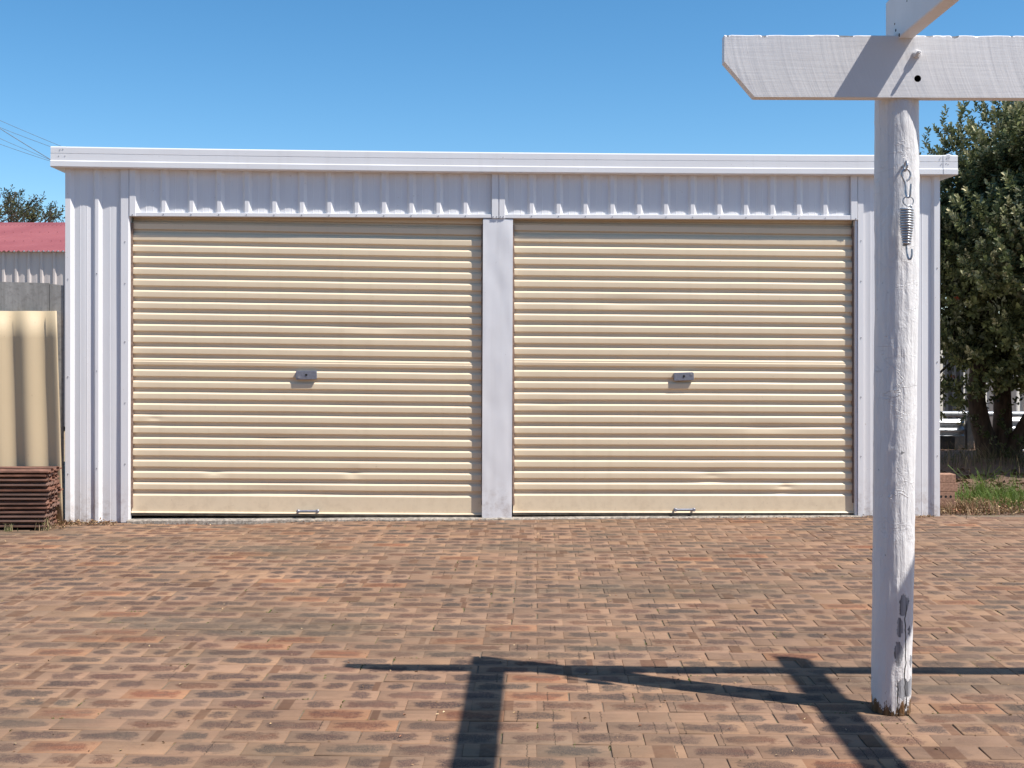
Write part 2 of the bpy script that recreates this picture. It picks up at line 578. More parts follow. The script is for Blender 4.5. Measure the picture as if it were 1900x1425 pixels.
def soil_mat(name, a, b, dark):
    m = Nodes(name)
    p = m.pos()
    n = m.noise(p, 3.0, 5, 0.65)
    n2 = m.noise(p, 60, 4, 0.7)
    c = m.mix(m.mapr(n, 0.35, 0.65), a, b)
    c = m.mix(m.mapr(n2, 0.5, 0.7, 0, 0.6), c, dark)
    m.set(color=c, rough=0.95, normal=m.bump(n2, 0.7, 0.02))
    return m.mat


M['ground'] = soil_mat('sandy_ground', (0.34, 0.24, 0.165, 1), (0.27, 0.22, 0.13, 1), (0.16, 0.11, 0.07, 1))
M['soil'] = soil_mat('garden_soil', (0.17, 0.095, 0.062, 1), (0.13, 0.085, 0.055, 1), (0.055, 0.035, 0.025, 1))


def leaf_mat(name, under, rough=0.42, sheen=0.15):
    m = Nodes(name)
    a = m.attr('leaf_colour').outputs['Color']
    c = m.mix(m.backfacing(), a, m.mix(0.6, a, under))
    m.set(color=c, rough=rough, spec=0.18)
    tr = m.t.nodes.new('ShaderNodeBsdfTranslucent')
    m.put(tr.inputs[0], m.mix(0.5, a, (0.16, 0.22, 0.04, 1)))
    mx = m.t.nodes.new('ShaderNodeMixShader')
    mx.inputs[0].default_value = sheen
    m.t.links.new(m.bsdf.outputs[0], mx.inputs[1])
    m.t.links.new(tr.outputs[0], mx.inputs[2])
    m.t.links.new(mx.outputs[0], m.out.inputs[0])
    return m.mat


M['leaf'] = leaf_mat('leathery_leaf', (0.26, 0.27, 0.18, 1), 0.5, 0.15)
M['far_leaf'] = leaf_mat('far_leaf', (0.10, 0.11, 0.07, 1), 0.6)
M['grass'] = leaf_mat('grass_blade', (0.12, 0.18, 0.05, 1), 0.6, 0.25)
M['litter'] = leaf_mat('dry_litter', (0.30, 0.21, 0.13, 1), 0.85, 0.05)

# ------------------------------------------------------------------ ground and paving
GX, GY = -3.208, 8.513                         # front left foot of the garage
GA = R(2.8857)
GUX, GUY = math.cos(GA), math.sin(GA)


def garage_v(x, y):
    """how far a point lies behind the garage front line, and how far along it"""
    dx, dy = x - GX, y - GY
    return dx * GUX + dy * GUY, -dx * GUY + dy * GUX


def sag(x, y):
    """the yard is not perfectly level: a dip along the left door's sill and slow waves"""
    s = 0.004 * fbm(x * 0.7, y * 0.7, 3.1, 2)
    u, v = garage_v(x, y)
    s -= 0.021 * math.exp(-((u - 1.05) / 0.55) ** 2 - ((v + 0.05) / 0.45) ** 2)
    return s


g = MB()
g.add([(-300, -300, -0.07), (300, -300, -0.07), (300, 300, -0.07), (-300, 300, -0.07)], [(0, 1, 2, 3)])
ground = g.build('ground', M['ground'])
tag(ground, 'sandy brown ground around the yard', kind='structure')

bed = MB()
NX, NY = 56, 40
bx0, bx1, by0, by1 = -6.0, 6.0, 1.6, 9.02
vs, fs = [], []
for j in range(NY + 1):
    for i in range(NX + 1):
        x = bx0 + (bx1 - bx0) * i / NX
        y = by0 + (by1 - by0) * j / NY
        vs.append((x, y, sag(x, y) - 0.0045))
for j in range(NY):
    for i in range(NX):
        a = j * (NX + 1) + i
        fs.append((a, a + 1, a + NX + 2, a + NX + 1))
bed.add(vs, fs)
paving = bed.build('paving', M['joint'])
tag(paving, 'brick paved yard in front of the garage', kind='structure')

PA = R(-1.17)                                    # the courses run almost square to the camera
pux, puy = math.cos(PA), math.sin(PA)
PITCH, ROW = 0.2325, 0.1158
LB, WB = 0.2308, 0.1144


def brick_style(crack=0.3):
    t = rng.random()
    rim = [srgb(196, 160, 134), srgb(191, 155, 130), srgb(187, 154, 131), srgb(199, 162, 133), srgb(184, 153, 130)][rng.randrange(5)]
    f = rng.uniform(0.95, 1.04)
    rim = (rim[0] * f, rim[1] * f, rim[2] * f, 1)
    hearts = [srgb(108, 84, 80), srgb(94, 80, 80), srgb(122, 86, 78), srgb(132, 90, 74), srgb(90, 84, 84), srgb(114, 90, 86)]
    heart = hearts[rng.randrange(6)]
    flag, c, a, s = 0.0, 0.0, 0.090, rng.uniform(0.70, 1.0)
    band = (0.5, 0.0)
    if t < 0.56:
        a = rng.uniform(0.078, 0.096)
        c = rng.uniform(-0.008, 0.008)
    elif t < 0.76:                                # two hearts, often with a brown band between
        flag, c, a = 1.0, rng.uniform(0.055, 0.066), rng.uniform(0.030, 0.044)
        if rng.random() < 0.5:
            band = (rng.uniform(-0.02, 0.02), rng.uniform(0.008, 0.022))
    elif t < 0.84:                                # one short heart to one side
        c, a = rng.uniform(-0.05, 0.05), rng.uniform(0.030, 0.055)
        if rng.random() < 0.4:
            band = (rng.choice((-1, 1)) * rng.uniform(0.07, 0.10), rng.uniform(0.012, 0.03))
    elif t < 0.955:                                # nearly plain
        s = rng.uniform(0.1, 0.5)
        a = rng.uniform(0.04, 0.08)
        if rng.random() < 0.3:
            band = (rng.uniform(-0.06, 0.06), rng.uniform(0.02, 0.06))
    else:                                         # orange red
        rim = srgb(203, 155, 122)
        heart = [srgb(158, 102, 80), srgb(140, 92, 76), srgb(168, 108, 84)][rng.randrange(3)]
    k1 = rng.uniform(-0.10, 0.10) if rng.random() < crack else 9.0
    k2 = rng.uniform(-0.10, 0.10) if rng.random() < crack * 0.7 else 9.0
    return (c, a, s, flag), rim, heart, (band[0], band[1], k1, k2)


def brick_template(tilt):
    hl, hw, ch = LB / 2, WB / 2, 0.0022
    top = [(-hl + ch, -hw + ch), (hl - ch, -hw + ch), (hl - ch, hw - ch), (-hl + ch, hw - ch)]
    rim_ = [(-hl, -hw), (hl, -hw), (hl, hw), (-hl, hw)]
    z = lambda x, y: x * tilt[0] + y * tilt[1]
    v = [(x, y, z(x, y)) for x, y in top] + [(x, y, z(x, y) - 0.0016) for x, y in rim_] + [(x, y, -0.045) for x, y in rim_]
    f = [(0, 1, 2, 3)]
    for k in range(4):
        k2 = (k + 1) % 4
        f.append((4 + k, 4 + k2, k2, k))
        f.append((8 + k, 8 + k2, 4 + k2, 4 + k))
    return np.array(v), np.array(f)


def brick_mesh(name, V, F, UV, A):
    me = bpy.data.meshes.new(name)
    m = len(F)
    me.vertices.add(len(V))
    me.vertices.foreach_set('co', V.astype(np.float32).ravel())
    me.loops.add(m * 4)
    me.loops.foreach_set('vertex_index', F.astype(np.int32).ravel())
    me.polygons.add(m)
    me.polygons.foreach_set('loop_start', np.arange(0, m * 4, 4, dtype=np.int32))
    me.update(calc_edges=True)
    uvl = me.uv_layers.new(name='UVMap')
    uvl.data.foreach_set('uv', UV[F.ravel()].astype(np.float32).ravel())
    for k, arr in A.items():
        at = me.attributes.new(k, 'FLOAT_COLOR', 'POINT')
        at.data.foreach_set('color', arr.astype(np.float32).ravel())
    me.materials.append(M['paver'])
    return me


spots = []
y_ref, x_ref = 3.629, -1.435
for r in range(-18, 48):
    for k in range(-26, 30):
        s = (k + 0.5 + (0.5 if r % 2 else 0.0)) * PITCH + rng.uniform(-0.004, 0.004)
        t = (r + 0.5) * ROW
        x = x_ref + s * pux - t * puy
        y = y_ref + 1.4 * 0 + s * puy + t * pux - 0.0395
        if not (-5.9 < x < 5.9 and 1.7 < y < 9.05):
            continue
        u, v = garage_v(x, y)
        lim = 0.10 if -0.1 < u < 6.5 else (-0.02 + 0.03 * math.sin(u * 5) if u > 6 else 0.05)
        if v > lim:
            continue
        seen = abs(x) < y * 950 / 2200 + 0.1 and y > 3.55
        spots.append((y if seen else 100 + y, x, y))
spots.sort()
variants = []
for i in range(120):
    V, F = brick_template((rng.uniform(-0.004, 0.004), rng.uniform(-0.006, 0.006)))
    pa, rim, heart, bc = brick_style(0.06 if i < 60 else 0.6)
    n = len(V)
    A = {'patch_shape': np.tile(pa, (n, 1)), 'rim_colour': np.tile(rim, (n, 1)), 'heart_colour': np.tile(heart, (n, 1)), 'band_crack': np.tile(bc, (n, 1))}
    variants.append(brick_mesh('brick', V, F, V[:, :2], A))
order = [list(range(60)), list(range(60, 120))]
used = [0, 0]
for i, (_, x, y) in enumerate(spots[:300]):
    side = 1 if x + rng.uniform(-0.35, 0.35) > 0.05 else 0
    if used[side] % 60 == 0:
        rng.shuffle(order[side])
    o = bpy.data.objects.new('brick', variants[order[side][used[side] % 60]])
    used[side] += 1
    o.location = (x, y, sag(x, y) + rng.uniform(-0.0016, 0.0016))
    o.rotation_euler = (0, 0, PA + rng.uniform(-0.006, 0.006) + (math.pi if rng.random() < 0.5 else 0))
    col.objects.link(o)
    o.parent = paving
AV, AF, AU = [], [], []
AA = {k: [] for k in ('patch_shape', 'rim_colour', 'heart_colour', 'band_crack')}
off = 0
for (_, x, y) in spots[300:]:
    V, F = brick_template((rng.uniform(-0.004, 0.004), rng.uniform(-0.006, 0.006)))
    rz = PA + rng.uniform(-0.006, 0.006)
    c, s = math.cos(rz), math.sin(rz)
    W = np.column_stack([V[:, 0] * c - V[:, 1] * s + x, V[:, 0] * s + V[:, 1] * c + y, V[:, 2] + sag(x, y) + rng.uniform(-0.0018, 0.0018)])
    AV.append(W)
    AU.append(V[:, :2])
    AF.append(F + off)
    off += len(V)
    st = brick_style(0.06 if x < 0 else 0.5)
    for k, val in zip(AA, st):
        AA[k].append(np.tile(val, (len(V), 1)))
me = brick_mesh('far_bricks', np.vstack(AV), np.vstack(AF), np.vstack(AU), {k: np.vstack(v) for k, v in AA.items()})
o = bpy.data.objects.new('far_bricks', me)
col.objects.link(o)
o.parent = paving
tag(o, kind='stuff')

# garden soil on the right of the garage
sv, sf = [], []
NX, NY = 60, 60
for j in range(NY + 1):
    for i in range(NX + 1):
        x = 3.05 + 6.5 * i / NX
        y = 8.80 + 8.5 * j / NY
        d = math.hypot((x - 5.05) / 1.3, (y - 12.4) / 1.6)
        z = -0.006 + 0.022 * fbm(x * 3, y * 3, 1, 3) + 0.10 * math.exp(-d * d) + 0.012 * min(1, (y - 8.8) / 0.4)
        if j == 0:
            z = -0.05
        sv.append((x, y, z))
for j in range(NY):
    for i in range(NX):
        a = j * (NX + 1) + i
        sf.append((a, a + 1, a + NX + 2, a + NX + 1))
b_ = MB()
b_.add(sv, sf)
soil = b_.build('soil', M['soil'], smooth=True)
tag(soil, 'bare brown garden soil beside the garage', kind='structure')

# ------------------------------------------------------------------ garage
garage = empty('garage', (GX, GY, 0), GA, 'long low white steel garage with two cream roller doors facing the brick yard', 'garage')
D = 0.021                                        # rib depth
EAVE = 2.545
W_ = 6.405


def pan(u0, u1):
    """pan between two ribs with a slight crown and two small swages"""
    w = u1 - u0
    cr = rng.uniform(0.003, 0.0085)
    pts = []
    for t, e in ((0, 0), (0.30, 0.8), (0.325, 0.8), (0.345, 0.8), (0.5, 1.0), (0.655, 0.8), (0.675, 0.8), (0.70, 0.8), (1, 0)):
        sw = 0.0016 if t in (0.325, 0.675) else 0.0
        pts.append((u0 + w * t, D - cr * e - sw))
    return pts


def ribs(u0, tops, u1, first_top=None, last_top=None):
    """profile: pan, then rib (left flank, top, right flank), pan ..."""
    pts = []
    cur = u0
    if first_top is not None:
        pts += [(u0, 0.0), (first_top, 0.0), (first_top + 0.024, D)]
        cur = first_top + 0.024
    for a, b in tops:
        pts += pan(cur, a - 0.016)
        pts += [(a, 0.001), (a + 0.003, 0.0), (b - 0.003, 0.0), (b, 0.001)]
        cur = b + 0.022
    if last_top is not None:
        pts += pan(cur, last_top - 0.016)
        pts += [(last_top, 0.0), (u1, 0.0)]
    else:
        pts += pan(cur, u1)
    return pts


def oil(u, z):
    return 0.0016 * fbm(u * 3.0, z * 1.4, 2.0, 2)


w = MB()
w.sheet(ribs(0.0, [(0.2095, 0.2362)], 0.42, first_top=0.036), 0.0, 2.56, 14, oil)
w.build('wall_sheet', M['white'], garage, True, auto=R(12))
w = MB()
w.sheet(ribs(5.80, [(6.075, 6.105)], W_, last_top=6.362), 0.0, 2.56, 14, oil)
w.build('wall_sheet', M['white'], garage, True, auto=R(12))
# header sheets over the doors
w = MB()
w.sheet(ribs(0.47, [(0.6816 + 0.1978 * k, 0.7116 + 0.1978 * k) for k in range(12)], 3.075, first_top=0.500), 2.205, 2.56, 3, oil)
w.build('header_sheet', M['white'], garage, True, auto=R(12))
w = MB()
w.sheet(ribs(3.12, [(3.3401 + 0.1984 * k, 3.3701 + 0.1984 * k) for k in range(12)], 5.735, first_top=3.160), 2.205, 2.56, 3, oil)
w.build('header_sheet', M['white'], garage, True, auto=R(12))
# lips under the header sheets
for u0, u1 in ((0.463, 3.0625), (3.1205, 5.7765)):
    w = MB()
    zt = lambda u: 2.2315 if u < 3.1 else 2.233 + 0.006 * (u - 3.12) / 2.65
    z0 = 2.2040
    w.add([(u0, -0.005, z0), (u1, -0.005, z0 + 0.001), (u1, -0.005, zt(u1)), (u0, -0.005, zt(u0)),
           (u0, 0.05, z0), (u1, 0.05, z0 + 0.001), (u1, 0.022, zt(u1)), (u0, 0.022, zt(u0))],
          [(0, 1, 2, 3), (3, 2, 6, 7), (0, 4, 5, 1), (4, 7, 6, 5), (0, 3, 7, 4), (1, 5, 6, 2)])
    w.build('header_lip', M['white'], garage, bevel=0.002)
# flat cover strips between sheets
for u0, u1, z0, z1, vf in ((0.4557, 0.4997, 2.2035, 2.555, -0.008), (3.0638, 3.1095, 2.2015, 2.555, -0.009), (3.1186, 3.1592, 2.2015, 2.555, -0.0085),
                           (5.7297, 5.7785, 2.2045, 2.555, -0.008)):
    w = MB()
    w.box(u0, u1, vf, 0.012, z0, z1)
    w.build('cover_strip', M['white'], garage, bevel=0.002)
w = MB()
w.box(3.100, 3.125, -0.001, 0.014, 2.206, 2.555)
w.build('gap_strip', M['white'], garage)
# jamb flashings run to the ground
w = MB()
w.prism([(0.3946, -0.003), (0.447, -0.003), (0.4545, 0.004), (0.4555, 0.055), (0.452, 0.055), (0.451, 0.006), (0.446, 0.0), (0.3946, 0.0), (0.3940, 0.018), (0.3925, 0.018), (0.3930, -0.002)], 0.0, 2.552, 'z')
w.build('jamb_flashing', M['white'], garage)
w = MB()
w.prism([(5.7800, 0.06), (5.7835, 0.0), (5.7850, -0.003), (5.8252, -0.003), (5.8262, 0.020), (5.8240, 0.020), (5.8235, 0.0), (5.7865, 0.0), (5.7830, 0.06)], 0.0, 2.552, 'z')
w.build('jamb_flashing', M['white'], garage)
w = MB()
w.box(5.7655, 5.7805, 0.006, 0.06, 0.0, 2.203)
w.build('jamb_reveal', M['white'], garage, bevel=0.002)
# centre pillar: gently dented folded sheet
w = MB()
nu, nz = 14, 40
vs, fs = [], []
for j in range(nz + 1):
    for i in range(nu + 1):
        t = i / nu
        uu = 3.0005 + 0.2185 * t - 0.008 * (1 - j / nz)
        dv = 0.0045 * fbm(uu * 7, j * 0.22, 5, 3) if 0 < i < nu else 0
        vs.append((uu, dv, 0.004 + 2.196 * j / nz))
for j in range(nz):
    for i in range(nu):
        a = j * (nu + 1) + i
        fs.append((a, a + 1, a + nu + 2, a + nu + 1))
w.add(vs, fs)
w.sheet([(3.0005 - 0.004, 0.0), (3.0005, 0.10)], 0.004, 2.2)
w.sheet([(3.219 - 0.004, 0.0), (3.217, 0.10)], 0.004, 2.2)
w.build('pillar', M['white'], garage, True, auto=R(30))
# side and back walls
for uu, sgn in ((0.0, 1), (W_, -1)):
    w = MB()
    vs, fs = [], []
    prof = []
    y = 0.03
    while y < 6.0:
        prof += [(y, 0.0), (y + 0.03, 0.0), (y + 0.05, 0.021), (y + 0.178, 0.021)]
        y += 0.198
    for zz in (0.0, 2.56):
        for (yy, dd) in prof:
            vs.append((uu + sgn * dd, yy, zz))
    n = len(prof)
    fs = [(i, i + 1, i + 1 + n, i + n) for i in range(n - 1)]
    w.add(vs, fs)
    w.build('side_wall', M['white'], garage)
w = MB()
w.box(0.03, W_ - 0.03, 5.98, 6.0, 0.0, 2.4)
w.build('back_wall', M['white'], garage)
w = MB()
w.box(-0.04, W_ + 0.07, 0.0, 6.05, 2.585, 2.60)
w.build('roof', M['white'], garage)
# floor slab whose chipped concrete edge shows as a sill
w = MB()
n = 130
vs, fs = [], []
for i in range(n + 1):
    uu = 0.44 + (5.80 - 0.44) * i / n
    top = 0.020 - 0.010 * i / n
    e = 0.016 * fbm(uu * 4.0, 1.3, 0, 4) + 0.006 * fbm(uu * 22, 4.4, 0, 2)
    fr = -0.012 + 0.5 * e
    zt2 = top + 0.25 * e * (1 if e < 0 else 0.2)
    vs += [(uu, fr - 0.010, -0.06), (uu, fr - 0.004, zt2 - 0.009), (uu, fr + 0.006, zt2), (uu, 0.30, top), (uu, 1.0, top)]
for i in range(n):
    for k in range(4):
        a = i * 5 + k
        fs.append((a, a + 5, a + 6, a + 1))
w.add(vs, fs)
w.build('sill', M['concrete'], garage, True, auto=R(35))
w = MB()
w.box(0.03, W_ - 0.03, 1.0, 5.97, -0.05, 0.0)
w.build('floor_slab', M['concrete'], garage)


# fascia: folded profile with a crease and a small ledge, slightly sagging between its ends
def fascia_z(u):
    t = max(0.0, min(1.0, u / W_))
    return -0.0016 * u - 0.011 * 4 * t * (1 - t)


FP = [(0.06, 2.694), (-0.052, 2.693), (-0.058, 2.690), (-0.060, 2.684), (-0.060, 2.6455), (-0.0555, 2.6435), (-0.0555, 2.6415), (-0.061, 2.6395),
      (-0.061, 2.593), (-0.067, 2.5875), (-0.067, 2.551), (-0.064, 2.5465), (-0.055, 2.5455), (0.03, 2.5465)]


def fascia_run(u0, u1, off, n, crumple=0.0):
    vs, fs = [], []
    k = len(FP)
    for i in range(n + 1):
        uu = u0 + (u1 - u0) * i / n
        for (v, z) in FP:
            dd = 0.0012 * fbm(uu * 3, z * 5, 9, 2)
            cz = 0.0
            if crumple and z > 2.68:
                cz = crumple * max(0, 1 - abs(i / n - 0.38) * 5)
            vs.append((uu, v - off + dd + (cz * -0.4), z + fascia_z(uu) + cz))
    for i in range(n):
        for j in range(k - 1):
            a = i * k + j
            fs.append((a, a + 1, a + k + 1, a + k))
    return vs, fs


w = MB()
w.add(*fascia_run(0.0, W_ + 0.03, 0.0, 48))
w.build('fascia', M['white'], garage, True, auto=R(8))
for u0, u1, cr in ((-0.0825, 0.0235, 0.0), (6.404, 6.5135, 0.011)):
    w = MB()
    vs, fs = fascia_run(u0, u1, 0.0025, 10, cr)
    k = len(FP)
    w.add(vs, fs)
    i_end = 0 if u0 < 0 else 10
    fs2 = [tuple(i_end * k + j for j in range(k))]
    w.f.extend(fs2)
    cap_o = w.build('fascia_cap', M['white'], garage, True, auto=R(8))
    # barge capping runs back along the gable
    w = MB()
    a, b = (-0.0825, 0.02) if u0 < 0 else (W_ - 0.02, 6.5135)
    w.box(a, b, 0.0305, 6.1, 2.5465 + fascia_z(u0), 2.690 + fascia_z(u0))
    w.build('barge_capping', M['white'], garage)

# screws and rivets, too small to pick apart: one part
w = MB()


def screw(u, v, z, r=0.0042, d=0.003):
    w.tube([(u, v + 0.002, z), (u, v - d, z)], r, 6)


for k in range(12):
    screw(0.6966 + 0.1978 * k, -0.005, 2.218)
    screw(3.3551 + 0.1984 * k, -0.005, 2.219)
for u in (0.478, 3.075, 3.100, 3.128, 3.148, 5.765):
    screw(u, -0.009, 2.214)
for z in (0.42, 0.86, 1.30, 1.72, 2.02):
    screw(0.424, -0.003, z)
    screw(5.806, -0.003, z + 0.03)
for z in (0.35, 1.05, 1.75):
    screw(0.020, 0.0, z)
    screw(0.223, 0.0, z + 0.04)
    screw(6.385, 0.0, z + 0.1)
for u in (-0.02, 0.012, 6.385, 6.43, 6.44):
    for z in (2.565, 2.625, 2.67):
        screw(u + rng.uniform(-0.008, 0.008), -0.064, z + fascia_z(u) + rng.uniform(-0.006, 0.006), 0.0032, 0.002)
tag(w.build('screw_heads', M['screw'], garage), kind='stuff')

# ------------------------------------------------------------------ roller doors
CREST = 0.040
P_ = 0.08194
SLAT = [(0.0, 0.0150), (0.0020, 0.0138), (0.0150, 0.0012), (0.0172, 0.0), (0.0330, -0.0004), (0.0520, 0.0), (0.0538, 0.0014), (0.0605, 0.0135), (0.0622, 0.0150), (P_ - 0.0004, 0.0152)]
LAP = [(0.0, 0.0150), (0.0020, 0.0138), (0.0150, 0.0014), (0.0172, 0.0008), (0.0270, 0.0008), (0.0292, -0.0016), (0.0312, -0.0028), (0.0330, -0.0028), (0.0520, -0.0006), (0.0538, 0.0012), (0.0605, 0.0135), (0.0622, 0.0150), (P_ - 0.0004, 0.0152)]


def dent(u, z, dents):
    s = 0.0014 * fbm(u * 1.3, z * 2.0, 7, 2) + 0.0005 * fbm(u * 7, z * 6, 3, 2)
    for (du, dz, ru, rz, a) in dents:
        s += 1.7 * a * math.exp(-((u - du) / ru) ** 2 - ((z - dz) / rz) ** 2)
    return s


def roller_door(u0, u1, ztop, tilt, dents, P_=0.08194):
    k_ = P_ / 0.08194
    door = empty('roller_door')
    door.parent = garage
    n = 110
    us = [u0 + (u1 - u0) * i / n for i in range(n + 1)]
    zz = lambda u, z: z + tilt * (u - u0) + 0.0010 * fbm(u * 2.1, z * 9, 1, 2)
    for k in range(-3, 22):
        prof = LAP if k == 10 else SLAT
        zt = ztop - P_ * k
        vs, fs = [], []
        m = len(prof)
        for u in us:
            for (dz, dv) in prof:
                dz = dz * k_
                z = zt - dz
                vs.append((u, CREST + dv + dent(u, z, dents) + (0.012 if k == -2 else 0.034 if k == -3 else 0), zz(u, zt) - dz))
        for i in range(n):
            for j in range(m - 1):
                a = i * m + j
                fs.append((a, a + 1, a + m + 1, a + m))
        b = MB()
        b.add(vs, fs)
        b.build('slat', M['cream'], door, True, fix=False, auto=R(9))
    # bottom rail
    zt = ztop - P_ * 22
    prof = [(0.0, 0.0150), (0.0020, 0.0138), (0.0165, 0.0012), (0.0190, 0.0), (0.1320, 0.0), (0.1335, -0.006), (0.1400, -0.011), (0.1425, -0.011), (0.1425, 0.02)]
    vs, fs = [], []
    m = len(prof)
    for u in us:
        for (dz, dv) in prof:
            z = zt - dz
            vs.append((u, CREST + dv + (dent(u, z, dents) * 1.5 if 0.02 < dz < 0.133 else 0), zz(u, zt) - dz))
    for i in range(n):
        for j in range(m - 1):
            a = i * m + j
            fs.append((a, a + 1, a + m + 1, a + m))
    b = MB()
    b.add(vs, fs)
    b.build('bottom_rail', M['cream'], door, True, fix=False, auto=R(9))
    b = MB()
    vs, fs = [], []
    for u in us:
        z = zz(u, zt) - 0.1428
        e = 0.0025 * fbm(u * 9, 0, 0, 3)
        vs += [(u, CREST - 0.004, z), (u, CREST - 0.005, z - 0.010), (u, CREST + 0.002, z - 0.020 + e), (u, CREST + 0.02, z - 0.019 + e)]
    for i in range(n):
        for j in range(3):
            a = i * 4 + j
            fs.append((a, a + 1, a + 5, a + 4))
    b.add(vs, fs)
    b.build('rubber_seal', M['rubber'], door, True, fix=False)
    # side guides
    for uu, s in ((u0, 1), (u1, -1)):
        b = MB()
        pts = []
        N = 120
        for j in range(N + 1):
            z = 0.10 + 2.06 * j / N
            pts.append((z, 0.0030 * abs(math.sin(z * math.pi / P_)) + 0.0015 * fbm(z * 8, uu, 0, 2)))
        vs, fs = [], []
        for z, e in pts:
            vs += [(uu - s * 0.004, CREST - 0.006, z), (uu + s * (0.008 + e), CREST - 0.006, z), (uu + s * (0.008 + e), CREST + 0.018, z)]
        for j in range(N):
            for q in range(2):
                a = j * 3 + q
                fs.append((a, a + 1, a + 4, a + 3))
        b.add(vs, fs)
        b.build('side_guide', M['guide'], door)
    # drum behind the header
    b = MB()
    b.tube([(u0 - 0.01, 0.16, 2.30), (u1 + 0.01, 0.16, 2.30)], 0.118, 28)
    b.build('door_drum', M['cream'], door, True, auto=R(40))
    b = MB()
    b.box(u0 - 0.01, u1 + 0.01, 0.28, 0.30, 0.0, 2.2)  # dark panel paints the unlit garage interior behind the curtain
    b.build('back_panel', M['dark'], door)
    return door


def lock(door, u0, u1, z0, z1, roll, screw_side):
    c = ((u0 + u1) / 2, (z0 + z1) / 2)
    hw, hh = (u1 - u0) / 2, (z1 - z0) / 2
    poly = []
    r = 0.010
    for cx, cz, a0 in ((hw - r, hh - r, 0), (-hw + r, hh - r, 90), (-hw + r, -hh + r, 180), (hw - r, -hh + r, 270)):
        for q in range(4):
            a = R(a0 + 30 * q)
            x, z = cx + r * math.cos(a), cz + r * math.sin(a)
            poly.append((c[0] + x * math.cos(roll) - z * math.sin(roll), c[1] + x * math.sin(roll) + z * math.cos(roll)))
    b = MB()
    b.prism(poly, CREST - 0.020, CREST + 0.008, 'y')
    plate = b.build('lock_plate', M['zinc'], door, bevel=0.002)
    b = MB()
    b.tube([(c[0], CREST - 0.0195, c[1] + 0.002), (c[0], CREST - 0.0225, c[1] + 0.002)], 0.0085, 12)
    b.build('keyhole', M['hole'], plate)
    b = MB()
    b.tube([(c[0] + screw_side[0], CREST - 0.0195, c[1] + screw_side[1]), (c[0] + screw_side[0], CREST - 0.023, c[1] + screw_side[1])], 0.009, 10)
    b.build('screw', M['screw'], plate)


def lift(door, u0, u1, z):
    b = MB()
    v = CREST - 0.036
    b.tube([(u0 + 0.012, v, z), (u1 - 0.012, v, z)], 0.0095, 10)
    for u in (u0 + 0.012, u1 - 0.012):
        b.tube([(u, v - 0.011, z), (u, v - 0.006, z), (u, v + 0.010, z)], [0.009, 0.0135, 0.0135], 12)
        b.tube([(u, v, z), (u, CREST + 0.004, z)], 0.008, 8)
    b.build('lift_handle', M['zinc'], door, True, auto=R(40))


d1 = roller_door(0.4600, 2.9985, 2.0085, -0.0130,
                 [(0.62, 0.75, 0.05, 0.02, 0.004), (1.45, 0.62, 0.10, 0.02, 0.003), (2.2, 1.42, 0.25, 0.03, 0.004), (1.05, 0.36, 0.06, 0.02, 0.004),
                  (2.05, 0.36, 0.05, 0.03, 0.005), (1.9, 0.14, 0.10, 0.05, 0.004), (0.75, 0.12, 0.05, 0.04, 0.003), (1.5, 0.24, 0.3, 0.03, 0.003)])
lock(d1, 1.6394, 1.7912, 1.0259, 1.0888, R(0.5), (-0.055, -0.014))
lift(d1, 1.6472, 1.8107, 0.0695)
d2 = roller_door(3.2215, 5.7640, 2.0102, -0.0078,
                 [(5.1, 0.68, 0.2, 0.03, 0.004), (4.7, 0.32, 0.10, 0.03, 0.005), (5.25, 0.24, 0.06, 0.02, 0.006), (3.6, 0.15, 0.1, 0.04, 0.004),
                  (4.05, 1.6, 0.2, 0.03, 0.004), (5.2, 0.16, 0.05, 0.03, 0.004), (3.5, 0.85, 0.12, 0.02, 0.003)], 0.08286)
lock(d2, 4.4103, 4.5591, 1.0138, 1.0738, R(1.6), (0.055, 0.016))
lift(d2, 4.4063, 4.5671, 0.0612)

# ------------------------------------------------------------------ pergola
perg = empty('pergola', (1.336, 4.144, 0), 0, 'white painted timber pergola corner with round post, beam and rafters on the paved yard', 'pergola')


def at_perg(o):
    o.location = (o.location[0] - 1.336, o.location[1] - 4.144, o.location[2])
    return o


# round post, own coordinates start at its foot
SEG, RG = 96, 190
vs, fs = [], []
HP = 2.150
for j in range(RG + 1):
    z = HP * j / RG
    t = z / HP
    r0 = 0.0668 + 0.0075 * min(1, t * 1.25) - 0.0015 * math.exp(-((z - 0.02) / 0.03) ** 2)
    cx = -0.010 + 0.018 * min(1, t * 1.5)
    for k in range(SEG):
        a = 2 * math.pi * k / SEG
        ca, sa = math.cos(a), math.sin(a)
        e = 0.0024 * fbm(ca * 1.5, sa * 1.5, z * 2.4, 3) + 0.0013 * fbm(ca * 5, sa * 5, z * 9, 3) + 0.0012 * fbm(ca * 11, sa * 11, z * 1.6, 3)
        ring = fbm(0.4 * ca, 0.4 * sa + 3, z * 6.5, 2)
        e += 0.0011 * max(0, 1 - abs(ring) * 16)
        if z < 0.10:
            e -= 0.006 * max(0, fbm(ca * 7, sa * 7, 1.0, 3) + 0.1) * (1 - z / 0.10)
        vs.append((cx + (r0 + e) * ca, (r0 + e) * sa, z))
for j in range(RG):
    for k in range(SEG):
        k2 = (k + 1) % SEG
        fs.append((j * SEG + k, j * SEG + k2, (j + 1) * SEG + k2, (j + 1) * SEG + k))
fs.append(tuple(RG * SEG + k for k in range(SEG)))
b = MB()
b.add(vs, fs)
post = b.build('post', M['post'], perg, True, fix=False)
post2 = post.copy()                              # the next post along the beam
post2.location = (3.73, -0.076, 0)
post2.rotation_euler = (0, 0, 2.1)
col.objects.link(post2)
